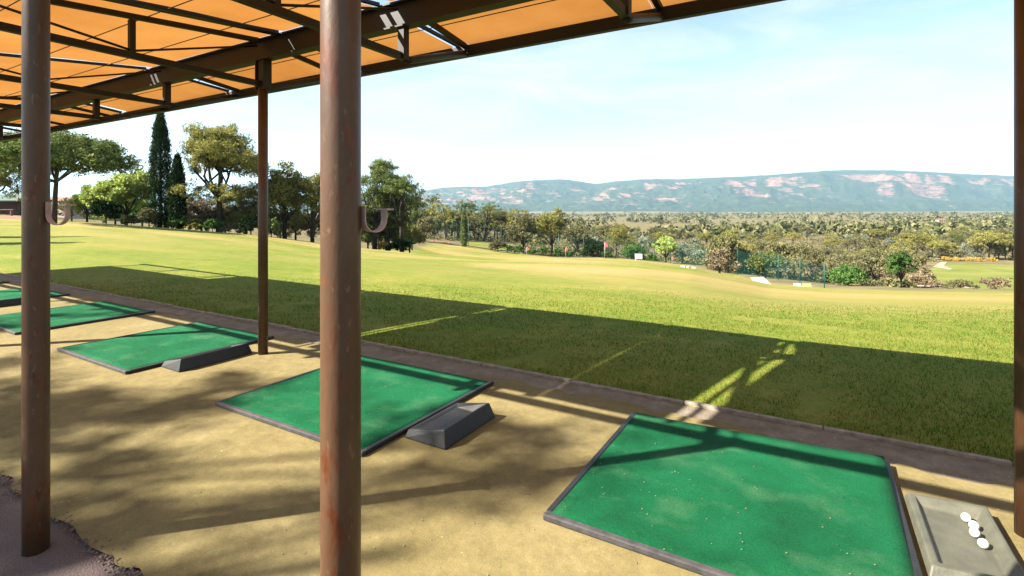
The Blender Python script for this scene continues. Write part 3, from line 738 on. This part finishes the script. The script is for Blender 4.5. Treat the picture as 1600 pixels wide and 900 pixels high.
ptree('golden_bush', 'bush', 600, 64, 1.4, 2.2, 'small golden bush between the dark pine trunks', 'leaf_gold', 47, .5, None, 'bush')
bank = [(112, 60, 3.6, 4.2, 'scrub', 'leaf_olive', 'olive scrub bush behind the pale green leafy tree'), (180, 61, 4.4, 5.0, 'bush', 'leaf_bright', 'pale green bush behind the bright leafy tree'),
 (222, 60, 4.0, 4.6, 'bush', 'leaf_green', 'green bush between the leafy tree and tall cypress'), (296, 60, 4.6, 4.6, 'scrub', 'leaf_dry', 'dry scrub bush right behind the short cypress'),
 (322, 56, 2.6, 3.4, 'bush', 'leaf_olive', 'olive bush left of the loose pine trunk'), (352, 60, 4.4, 5.0, 'bush', 'leaf_olive', 'tall olive bush behind the loose pine trunk'),
 (375, 56, 2.8, 3.4, 'bush', 'leaf_pine', 'green bush right of the loose pine trunk'), (405, 61, 5.0, 5.0, 'bush', 'leaf_olive', 'olive bush hidden partly by the thin post'),
 (438, 59, 3.4, 4.0, 'scrub', 'leaf_dry', 'dry bush under the round topped brownish pine'), (462, 60, 4.6, 4.6, 'bush', 'leaf_pine', 'green bush between the two round topped pines'),
 (486, 60, 3.2, 3.6, 'scrub', 'leaf_dry', 'dry bush beside the thick rusty column'), (575, 66, 4.6, 5.0, 'bush', 'leaf_pine_dark', 'dark bush right beside the thick rusty column'),
 (603, 67, 5.0, 5.2, 'bush', 'leaf_pine_dark', 'dark bush between the two dark pines'), (640, 68, 4.4, 5.0, 'bush', 'leaf_pine', 'green bush at the right end of the dark pines')]
for i, (px, D, h, w, kd, lf, lab) in enumerate(bank): ptree('bank_bush', kd, px, D, h, w, lab, lf, 200+i, .9, 'bushes on the left bank', 'bush')
# trees beyond the end of the field
mid = [
 ('olive_tree','round',664,104,5.2,6.2,'grey green olive tree right of the dark pines','leaf_olive'),
 ('cypress_tree','cypress',725,103,7.2,1.3,'thin cypress standing alone beside the net posts','leaf_pine_dark'),
 ('oak_tree','round',818,112,9.4,9.4,'broad olive brown oak behind the field crest','leaf_olive'),
 ('oak_tree','round',862,118,11.6,9.6,'tallest dark green oak behind the field crest','leaf_pine'),
 ('oak_tree','round',902,114,8.0,7.6,'brown tinged round oak right of the tallest oak','leaf_olive'),
 ('round_bush','bush',778,103,3.2,4.4,'rounded olive bush left of the broad oak','leaf_olive'),
 ('round_bush','bush',927,112,4.4,6.2,'dark green rounded bush under the brown oak','leaf_cypress'),
 ('round_bush','bush',990,113,3.9,6.4,'wide dark green bush below the red earth patch','leaf_green'),
 ('pine_tree','bushpine',962,118,8.4,7.6,'grey trunked pine left of the red earth patch','leaf_pine'),
 ('leafy_tree','round',1040,108,5.8,6.0,'bright yellow green tree beside the netting','leaf_bright'),
 ('leafy_tree','round',1066,112,5.0,5.2,'grey green tree behind the netting','leaf_grey'),
 ('umbrella_pine','umbrella',1138,96,6.4,6.0,'small umbrella pine with pale trunk behind the netting','leaf_pine_dark'),
 ('round_tree','round',1196,82,4.6,7.0,'wide dark olive tree behind the cream boards','leaf_pine_dark'),
 ('round_bush','bush',1322,66,3.0,5.8,'large smooth green bush near the right lawn crest','leaf_green'),
 ('leafy_tree','round',1408,58,4.4,3.6,'dense bright green tree on the right lawn crest','leaf_green'),
 ('round_tree','scrub',1445,62,1.9,4.4,'pale dry scrub right of the dense green tree','leaf_dry'),
 ('round_tree','scrub',1500,60,1.1,3.8,'low dry scrub below the fairway','leaf_olive'),
 ('round_tree','scrub',1556,60,1.7,3.6,'dark dry scrub near the right picture edge','leaf_dry'),
 ('umbrella_pine','umbrella',1432,182,8.8,14,'flat umbrella pine standing above the fairway','leaf_pine'),
 ('umbrella_pine','umbrella',1470,170,6.8,9.5,'smaller umbrella pine beside the fairway path','leaf_pine'),
 ('umbrella_pine','umbrella',1545,172,9.6,13.5,'wide umbrella pine with pale trunk at far right','leaf_pine'),
 ('umbrella_pine','umbrella',1488,205,8.0,9,'dark umbrella pine beyond the sandy path','leaf_pine_dark'),
]
for i, (nm, kd, px, D, h, w, lab, lf) in enumerate(mid):
    ptree(nm, kd, px, D, h, w, lab, lf, 60+i, .9, 'trees beyond the field', 'bush' if kd == 'bush' else 'tree')
# hedge bushes along the net
rr = random.Random(4)
for i, px in enumerate((795, 812, 832, 850, 872, 890, 948, 1020)):
    ptree('hedge_bush', 'bush', px, 107, rr.uniform(1.6, 2.4), rr.uniform(2.6, 3.6), 'low dark bush in the row along the foot of the netting', 'leaf_green', 90+i % 3, .35, 'bushes along the netting foot', 'bush')
# prototypes for the valley
protos = []
for i, (kd, h, w, lf) in enumerate((('umbrella', 7.5, 8.5, 'leaf_pine'), ('bushpine', 7, 7.5, 'leaf_olive'), ('bushpine', 8, 8, 'leaf_pine'), ('round', 6, 7.5, 'leaf_olive'), ('scrub', 5, 7, 'leaf_dry'), ('pine', 9, 6.5, 'leaf_pine_dark'), ('round', 5.5, 7, 'leaf_grey'), ('umbrella', 7, 10, 'leaf_olive'))):
    b, bark, V = tree_parts(kd, h, w, 120+i, .5)
    me = bpy.data.meshes.new('trunk'); me.from_pydata(b.v, [], b.f); me.materials.append(M[bark])
    protos.append((me, mesh_np('crown', V, np.arange(len(V)).reshape(-1, 4), False, M[lf])))
def copy_tree(i, u, v, s, label, group):
    a, c = protos[i]
    root = empty('valley_tree', (u, v, gz(u, v)-.1), rr.uniform(0, 6.28), label, 'tree', group); root.scale = (s*rr.uniform(.85, 1.2), s*rr.uniform(.85, 1.2), s*rr.uniform(.85, 1.15))
    obj('trunk', a, root); obj('crown', c, root)
def blocked(px, D):
    if 1425 < px < 1680 and 58 < D < 166: return True
    if 1130 < px < 1400 and D < 92: return True          # fairway on the right
    if 1150 < px < 1210 and 150 < D < 235: return True         # small green
    if 725 < px < 800 and 100 < D < 148: return True           # green between the oaks
    if 960 < px < 1040 and 118 < D < 160: return True
    if 650 < px < 725 and 104 < D < 140: return True
    return False
for i in range(34):                                            # the wood on the rise left of the oaks
    copy_tree((1, 2, 5, 3)[i % 4], *at(645+i*5.2+rr.uniform(-4, 4), 148+rr.uniform(0, 50)), rr.uniform(1.2, 1.65), ('rounded pine in the wood right of the dark pines' if i < 17 else 'rounded pine in the wood left of the broad oak'), 'pines in the wood on the rise')
LOOK = ('flat topped umbrella pine', 'bushy olive pine', 'bushy green pine', 'round olive tree', 'dry pale scrub tree', 'tall dark pine', 'round grey green tree', 'wide flat olive pine')
def zone(px):
    for lim, w in ((950, 'behind the tallest oak'), (1040, 'around the red earth patch'), (1130, 'behind the yellow green tree'), (1190, 'behind the small umbrella pine'), (1260, 'above the cream board'), (1370, 'above the smooth green bush'), (1430, 'above the dense bright green tree'), (9999, 'beside the right hand fairway')):
        if px < lim: return w
def zone2(px):
    for lim, w in ((1000, 'beyond the oaks'), (1120, 'beyond the red earth'), (1240, 'beyond the netting'), (1380, 'right of the netting'), (9999, 'beyond the fairway')):
        if px < lim: return w
cnt = 0
while cnt < 270:
    px = rr.uniform(880, 1680); D = 74*math.exp(rr.uniform(0, 1)**1.6*1.75)
    if px > 1180 and D < 72 or blocked(px, D): continue
    if px < 1120 and D < 116: continue
    u, v = at(px, D)
    kind = rr.choice((0, 1, 1, 2, 3, 3, 4, 4, 6, 7)) if px < 1400 or D > 140 else rr.choice((4, 7, 4))
    big = D < 200
    copy_tree(kind, u, v, rr.uniform(.65, 1.1) if big else rr.uniform(.8, 1.3),
              LOOK[kind]+' '+(zone(px) if big else 'far out in the valley, '+zone2(px)),
              'trees just beyond the lawn' if big else 'trees in the middle of the valley')
    cnt += 1
def forest():
    rng = np.random.default_rng(8); n = 17000
    D = 1/rng.uniform(1/4200., 1/330., n); D = np.where(rng.uniform(0, 1, n) < .35, rng.uniform(300, 2600, n), D); px = rng.uniform(-500, 2300, n)
    U, V = at(px, D); dens = vnoise(U, V, 380, 41)*.5+vnoise(U, V, 60, 42)*.5
    k = dens > .36; U, V, D = U[k], V[k], D[k]; n = len(U)
    Z = terrain(U, V); s = (1.2+5.2*rng.uniform(0, 1, n)**2.2)*(1+np.clip(D/3500, 0, .8))
    per = 18
    C = np.repeat(np.stack([U, V, Z+s*.75], -1), per, 0); S = np.repeat(s, per)
    off = rng.normal(0, 1, (n*per, 3)); off /= np.linalg.norm(off, axis=1)[:, None]; off[:, 2] = off[:, 2]*.75
    P = C+off*S[:, None]*np.power(rng.uniform(.2, 1, n*per), .4)[:, None]*.85
    d = rng.normal(0, 1, (n*per, 3)); d /= np.linalg.norm(d, axis=1)[:, None]; e = np.cross(d, rng.normal(0, 1, (n*per, 3))); e /= np.linalg.norm(e, axis=1)[:, None]
    a = d*(S*.34)[:, None]; b = e*(S*.26)[:, None]
    Vv = np.stack([P-a, P-b, P+a, P+b], 1).reshape(-1, 3)
    o = obj('distant_woodland', mesh_np('distant_woodland', Vv, np.arange(len(Vv)).reshape(-1, 4), False, M['forest_mass'])); tag(o, 'far woodland and scrub covering the valley plain', 'woodland', kind='stuff')
forest()
def scrub():
    rng = np.random.default_rng(18); n = 7000
    D = 60*np.exp(rng.uniform(0, 1.9, n)); px = rng.uniform(560, 1800, n)
    U, V = at(px, D); k = np.array([not blocked(a, b) for a, b in zip(px, D)]) & (terrain(U, V, True)[1] > .95) & (vnoise(U, V, 14, 51) > .35)
    k &= ~((px < 800) & (D < 106)) & ~((px < 1100) & (D < 112))
    U, V, D = U[k], V[k], D[k]; n = len(U); Z = terrain(U, V); s = rng.uniform(.5, 1.5, n); per = 34
    C = np.repeat(np.stack([U, V, Z+s*.45], -1), per, 0); S = np.repeat(s, per)
    off = rng.normal(0, 1, (n*per, 3)); off /= np.linalg.norm(off, axis=1)[:, None]; off[:, 2] *= .6
    P = C+off*S[:, None]*np.power(rng.uniform(.1, 1, n*per), .4)[:, None]
    d = rng.normal(0, 1, (n*per, 3)); d /= np.linalg.norm(d, axis=1)[:, None]; e = np.cross(d, rng.normal(0, 1, (n*per, 3))); e /= np.linalg.norm(e, axis=1)[:, None]
    a = d*(S*.22)[:, None]; b = e*(S*.13)[:, None]
    Vv = np.stack([P-a, P-b, P+a, P+b], 1).reshape(-1, 3)
    o = obj('undergrowth', mesh_np('undergrowth', Vv, np.arange(len(Vv)).reshape(-1, 4), False, M['forest_mass'])); tag(o, 'low dry undergrowth between the valley trees', 'undergrowth', kind='stuff')
scrub()
# golden flowering broom patches in the valley
for i, (px, D) in enumerate(((1515, 166), (1530, 165), (1478, 168), (1495, 166), (1550, 164), (1440, 168), (1240, 330), (1255, 335), (1310, 300))):
    ptree('broom_bush', 'bush', px, D, 1.5, 3.6, 'golden flowering broom bush in the valley scrub', 'leaf_gold', 150+i % 3, .25, 'golden broom bushes', 'bush')
# trees off to the left and behind, which throw the dappled shade over the terrace and the lawn
for i, (tu, tv, d, w, q) in enumerate(((-5.9, .6, 15, 5.6, .50), (-3.6, 1.3, 14, 3.8, .25), (-.35, .9, 16, 1.3, .05), (-1.6, 2.3, 16, 1.2, .03), (-9.8, .8, 15, 6.0, .40))):
    tree('umbrella_pine', 'airy', tu-.703*d, tv-.711*d, d*.803*1.12, w, 'tall pine behind the terrace throwing dappled shade', 'leaf_pine', 170+i, q, 'pines behind the terrace')
for i, (u, v, h) in enumerate(((-36.5, 1.0, 9.5), (-35.5, -2.8, 10), (-41, 3.5, 9))):
    tree('cypress_tree', 'cypress', u, v, h, 2.4, 'cypress off to the left throwing a band of shade', 'leaf_cypress', 180+i, .6, 'cypresses off to the left')

# ------------------------------------------------------------------ draped patches in the valley
def patch(name, pts, mat, lift, label, cat, n=26):
    """pts: closed outline as (px, D); filled by a fan grid draped on the ground"""
    c = np.mean(np.array(pts, float), 0); ring = []
    for a, b in zip(pts, pts[1:]+pts[:1]):
        for t in np.linspace(0, 1, 7)[:-1]: ring.append((a[0]+(b[0]-a[0])*t, a[1]+(b[1]-a[1])*t))
    ring = np.array(ring); m = len(ring); rows = []
    for f in np.linspace(0.02, 1, n): rows.append(c+(ring-c)*f)
    R = np.array(rows).reshape(-1, 2); U, V = at(R[:, 0], R[:, 1]); Z = terrain(U, V)+lift
    i, j = np.meshgrid(np.arange(n-1), np.arange(m), indexing='ij'); j2 = (j+1) % m
    F = np.stack([i*m+j, i*m+j2, (i+1)*m+j2, (i+1)*m+j], -1).reshape(-1, 4)
    o = obj(name, mesh_np(name, np.stack([U, V, Z], -1), F, True, M[mat])); tag(o, label, cat, kind='structure')
patch('fairway', [(1438, 118), (1475, 158), (1560, 150), (1700, 140), (1800, 90), (1650, 62), (1540, 70), (1470, 92)], 'fairway', .14, 'pale green fairway in the valley on the right', 'fairway')
patch('fairway', [(1165, 172), (1205, 172), (1208, 225), (1165, 228)], 'fairway', .14, 'small green fairway patch among the trees', 'fairway')
patch('fairway', [(728, 112), (772, 112), (800, 125), (790, 142), (735, 146), (722, 128)], 'fairway', .14, 'green fairway patch between cypress and oaks', 'fairway')
patch('sandy_path', [(1420, 92), (1455, 104), (1482, 99), (1530, 88), (1525, 85), (1478, 95), (1455, 98), (1425, 86)], 'sand', .2, 'pale sandy path below the fairway', 'path')
patch('sandy_path', [(1458, 142), (1470, 160), (1480, 160), (1470, 142), (1490, 134), (1482, 133)], 'sand', .2, 'thin sandy path climbing beside the fairway', 'path')
patch('sandy_path', [(1410, 178), (1480, 190), (1560, 178), (1560, 168), (1480, 178), (1420, 170)], 'sand', .2, 'long sandy track under the umbrella pines', 'path')
patch('red_earth', [(980, 125), (1010, 122), (1035, 130), (1020, 142), (985, 142)], 'earth', .2, 'red earth patch among the trees', 'earth')
patch('red_earth', [(672, 118), (700, 116), (705, 126), (676, 130)], 'earth', .2, 'red earth patch beside the grey olive tree', 'earth')
patch('sandy_path', [(745, 146), (796, 146), (798, 152), (748, 154)], 'sand', .25, 'pale path at the foot of the wood', 'path')
patch('dry_grass_line', [(1080, 56), (1240, 42), (1420, 34), (1640, 30), (1640, 33.5), (1420, 38), (1240, 46), (1080, 60)], 'sand', .02, 'pale dry track along the lawn crest', 'track')

# ------------------------------------------------------------------ things on the field
def flag(px, D, h, label):
    u, v = at(px, D); r = empty('pin_flag', (u, v, gz(u, v)), 0, label, 'flag', 'pin flags on the field')
    MB().tube([(0,0,-.1), (0,0,h)], .017, 8).build('pole', M['white_paint'], r)
    nu = 8; V = []; F = []
    for i in range(nu):
        x = .44*i/(nu-1)
        for z in (h-.02-.1*x, h-.42+.1*x): V.append((x*.86, -x*.5+.05*math.sin(i*1.1), z-.16*x))
    for i in range(nu-1): F.append((2*i, 2*i+1, 2*i+3, 2*i+2))
    me = bpy.data.meshes.new('cloth'); me.from_pydata(V, [], F); me.materials.append(M['flag_red']); o = obj('cloth', me, r)
    s = o.modifiers.new('s', 'SOLIDIFY'); s.thickness = .01
flag(945, 58, 1.9, 'nearest red pin flag in the middle of the field')
flag(823, 84, 1.9, 'leftmost red pin flag near the shaded rise')
flag(884, 86, 1.9, 'red pin flag between the leftmost and the nearest flags')
flag(1050, 92, 1.6, 'farthest red pin flag near the netting')
def board(px, D, w, h, tilt, mat, label, ry=0):
    u, v = at(px, D); r = empty('target_board', (u, v, gz(u, v)), YAW+ry, label, 'board', 'target boards on the field')
    c, s = math.cos(tilt), math.sin(tilt); t = .05
    MB().hexa([(-w/2, 0, .25), (w/2, 0, .25), (w/2, h*c, .25+h*s), (-w/2, h*c, .25+h*s), (-w/2, -t*s, .25+t*c), (w/2, -t*s, .25+t*c), (w/2, h*c-t*s, .25+h*s+t*c), (-w/2, h*c-t*s, .25+h*s+t*c)]).build('panel', M[mat], r)
    for sx in (-1, 1):
        MB().bar((sx*w*.42, .05, -.15), (sx*w*.42, .05, .27), .06, .06).build('leg', M['white_paint'], r)
        MB().bar((sx*w*.42, h*c*.9, -.15), (sx*w*.42, h*c*.9, .23+h*s*.9), .06, .06).build('leg', M['white_paint'], r)
board(1196, 56, 1.7, 1.5, .5, 'board_cream', 'large tilted cream target board at the field edge', .25)
board(1246, 50, .7, .45, 1.4, 'white_paint', 'small upright white board right of the cream one')
board(1261, 44, .7, .3, 1.4, 'yellow_paint', 'small low yellow board below the white one')
board(998, 54, .75, .55, 1.35, 'white_paint', 'white square target in the middle of the field')
for i, (px, D) in enumerate(((1067, 50), (1076, 50), (1084, 50.5))):
    u, v = at(px, D); b = MB(); random.seed(i)
    b.hexa([(-.28,-.15,-.05),(.28,-.17,-.05),(.3,.15,-.05),(-.26,.17,-.05),(-.18,-.08,.12),(.15,-.1,.14),(.18,.08,.11),(-.14,.1,.13)])
    o = b.build('pale_stone', M['board_cream'], None, (u, v, gz(u, v)), .04); o.rotation_euler.z = i*1.3; tag(o, ('leftmost of three pale stones lying on the field', 'middle of three pale stones lying on the field', 'rightmost of three pale stones lying on the field')[i], 'stone', 'pale stones on the field')
# netting
NP = [(678, 107, 5.4), (732, 107, 5.6), (783, 109, 5.6), (830, 110, 5.4), (873, 111, 5.2), (912, 111, 5), (950, 111, 5), (1012, 110, 5), (1048, 107, 5), (1085, 104, 4.8), (1118, 99, 4.6), (1152, 92, 4.6), (1186, 82, 4.2), (1216, 74, 3.8), (1250, 66, 3.3), (1288, 58, 2.8)]
net = empty('net_fence', (*at(*NP[0][:2]), 0), 0, 'tall green ball netting on posts along the field end', 'fence')
net.location.z = gz(net.location.x, net.location.y); NO = -net.location
pp = []
for px, D, h in NP:
    u, v = at(px, D); z = gz(u, v); pp.append((u, v, z, h))
    MB().tube([(u, v, z-.3), (u, v, z+h)], .05, 8).build('net_post', M['net_post'], net, NO)
for (a, c) in zip(pp, pp[1:]):
    V = []; F = []; n = 10
    for i in range(n+1):
        t = i/n; u, v = a[0]+(c[0]-a[0])*t, a[1]+(c[1]-a[1])*t; zt = a[2]+a[3]+(c[2]+c[3]-a[2]-a[3])*t-.3*math.sin(math.pi*t)-.1
        V += [(u, v, gz(u, v)+.02), (u, v, zt)]
        if i: F.append((2*i-2, 2*i, 2*i+1, 2*i-1))
    me = bpy.data.meshes.new('net_panel'); me.from_pydata(V, [], F); me.materials.append(M['net']); obj('net_panel', me, net, NO)
# hut and bench at far left
u, v = at(-45, 74); hz = gz(u, v); hut = empty('hut', (u, v, hz), YAW, 'low dark brick hut with green roof at the left edge', 'hut')
MB().quad_box(-7, 7.0, 0, 4.5, -.4, 2.0).build('wall', M['brick_dark'], hut)
rf = MB(); rf.hexa([(-7.4,-.7,1.98),(7.4,-.7,1.98),(7.4,2.3,2.9),(-7.4,2.3,2.9),(-7.4,-.7,2.12),(7.4,-.7,2.12),(7.4,2.3,3.04),(-7.4,2.3,3.04)])
rf.build('roof', M['roof_green'], hut)
MB().hexa([(-7.4,2.3,2.9),(7.4,2.3,2.9),(7.4,5.2,1.98),(-7.4,5.2,1.98),(-7.4,2.3,3.04),(7.4,2.3,3.04),(7.4,5.2,2.12),(-7.4,5.2,2.12)]).build('roof', M['roof_green'], hut)
u, v = at(0, 71.5); bz = gz(u, v); be = empty('bench', (u, v, bz), YAW, 'long pinkish bench before the brick hut', 'bench')
MB().quad_box(-2.0, 2.0, -.2, .2, .78, .88).build('seat', M['bench_pink'], be)
for x in (-1.6, 1.6): MB().quad_box(x-.06, x+.06, -.16, .16, -.2, .78).build('leg', M['bench_pink'], be)
patch('red_earth', [(-120, 66), (36, 64), (44, 72), (-120, 74)], 'earth', .03, 'pinkish paved yard before the brick hut', 'yard')
# small houses with red roofs in the distance, left of the bright tree
for px, D, lab in ((98, 230, 'pale far house seen right of the umbrella pine trunk'), (1470, 900, 'tiny pale house far out in the valley')):
    u, v = at(px, D); h = empty('far_house', (u, v, gz(u, v)+ (7 if px < 200 else 0)), .4, lab, 'house')
    MB().quad_box(-6, 6, -4, 4, -12, 3).build('wall', M['wall_pale'], h)
    MB().hexa([(-6.4,-4.4,2.99),(6.4,-4.4,2.99),(6.4,4.4,2.99),(-6.4,4.4,2.99),(-6.4,-.1,5),(6.4,-.1,5),(6.4,.1,5),(-6.4,.1,5)]).build('roof', M['terracotta'], h)
    for x in (-3.5, 0, 3.5): MB().quad_box(x-.6, x+.6, -4.06, -3.99, .6, 2.2).build('window', M['rubber'], h)

# ------------------------------------------------------------------ mountains
def mountain():
    sx = np.array([-1500,-600,0,300,500,600,640,655,690,760,810,850,880,905,930,965,1000,1060,1100,1150,1200,1290,1380,1430,1480,1590,1750,2000,2400,3200])
    sy = np.array([316,314,313,309,305,302,300,299,293,291,283,281,280,283,287,283,280,280,278,276,273,266,266,267,270,275,281,290,300,312])
    pxs = np.concatenate([np.linspace(-1400, 560, 120), np.linspace(562, 1760, 1000), np.linspace(1768, 3100, 90)]); ridge = np.interp(pxs, sx, sy)+1.1*(vnoise(pxs, pxs*0, 26, 50)-.5)+.7*(vnoise(pxs, pxs*0, 9, 51)-.5)
    nd = 220; T = np.linspace(0, 1, nd)
    PX, TT = np.meshgrid(pxs, T); D = 4700+TT*4300
    RD = 7400
    H = (323-np.repeat(ridge[None], nd, 0))/800*RD*1.0+CAMH        # ridge height at RD
    U, V = at(PX, D)
    tr = (RD-4700)/4300
    x = np.clip(TT/tr, 0, 1)
    warp = (vnoise(U, V, 900, 60)-.5)*.12+(vnoise(U, V, 300, 61)-.5)*.10
    xw = np.clip(x+warp*np.sin(np.pi*np.clip(x, 0, 1)), 0, 1)
    prof = np.interp(xw, [0, .15, .40, .52, .58, .70, .76, .86, 1], [0, .05, .24, .36, .58, .64, .84, .91, 1])
    prof = np.where(TT > tr, 1-.9*((TT-tr)/(1-tr))**1.3, prof)
    base = -60
    env = np.sin(np.pi*np.clip(x, 0, 1)**.8)
    rid = lambda sc, sd: 1-np.abs(vnoise(U, V, sc, sd)*2-1)
    Z = base+(H-base)*prof*(1-.16*env*(1-rid(650, 62))) + env*(70*(rid(300, 63)-.6)+36*(rid(130, 64)-.6)+18*(vnoise(U, V, 55, 65)-.5)+9*(vnoise(U, V, 25, 68)-.5))
    gx = np.gradient(Z, axis=0)/(4300/(nd-1)); gy = np.gradient(Z, axis=1)/np.maximum(1e-3, np.hypot(np.gradient(U, axis=1), np.gradient(V, axis=1)))
    slope = np.hypot(gx, gy*.7)
    band = np.clip(1-np.abs(x-.66)/.26, 0, 1)
    rock = np.clip((slope-.24)/.4, 0, 1)*(.4+.6*band)*np.clip((vnoise(U, V, 900, 66)*.7+vnoise(U, V, 150, 67)*.6-.33)/.35, 0, 1)
    P = np.stack([U, V, Z], -1).reshape(-1, 3); nx = len(pxs)
    i, j = np.meshgrid(np.arange(nd-1), np.arange(nx-1), indexing='ij')
    F = np.stack([i*nx+j, i*nx+j+1, (i+1)*nx+j+1, (i+1)*nx+j], -1).reshape(-1, 4)
    me = mesh_np('mountain', P, F, True, M['mountain'])
    a = me.attributes.new('rock', 'FLOAT', 'POINT'); a.data.foreach_set('value', rock.ravel().astype(np.float32))
    o = obj('mountain', me); tag(o, 'long hazy mountain ridge with red rock cliffs', 'mountain', kind='structure')
mountain()

# ------------------------------------------------------------------ haze
m, t, o_ = newmat('haze_air')
pv = t.nodes.new('ShaderNodeVolumePrincipled'); pv.inputs['Color'].default_value = (.46, .76, 1, 1); pv.inputs['Density'].default_value = 0.5e-4; pv.inputs['Anisotropy'].default_value = .2
t.links.new(pv.outputs[0], o_.inputs['Volume'])
hb = MB(); S = 34000; hb.quad_box(-S, S, -S, S, -190, 700); hz_ = hb.build('haze', m); tag(hz_, 'thin bluish haze over the valley', 'haze', kind='stuff')

# where things of one kind share a description, say which one it is by its order in view
ORD = ['first', 'second', 'third', 'fourth', 'fifth', 'sixth', 'seventh', 'eighth', 'ninth', 'tenth', 'eleventh', 'twelfth', 'thirteenth', 'fourteenth', 'fifteenth', 'sixteenth', 'seventeenth', 'eighteenth', 'nineteenth', 'twentieth']
same = {}
for o in bpy.data.objects:
    if o.parent is None and 'label' in o: same.setdefault(o['label'], []).append(o)
for lab, os_ in same.items():
    if 1 < len(os_) <= len(ORD):
        def bearing(o):
            X, Y = w2cam(o.location.x, o.location.y); return math.atan2(X, Y)
        for k, o in enumerate(sorted(os_, key=bearing)): o['label'] = lab.rstrip(',')+', '+ORD[k]+' from left'
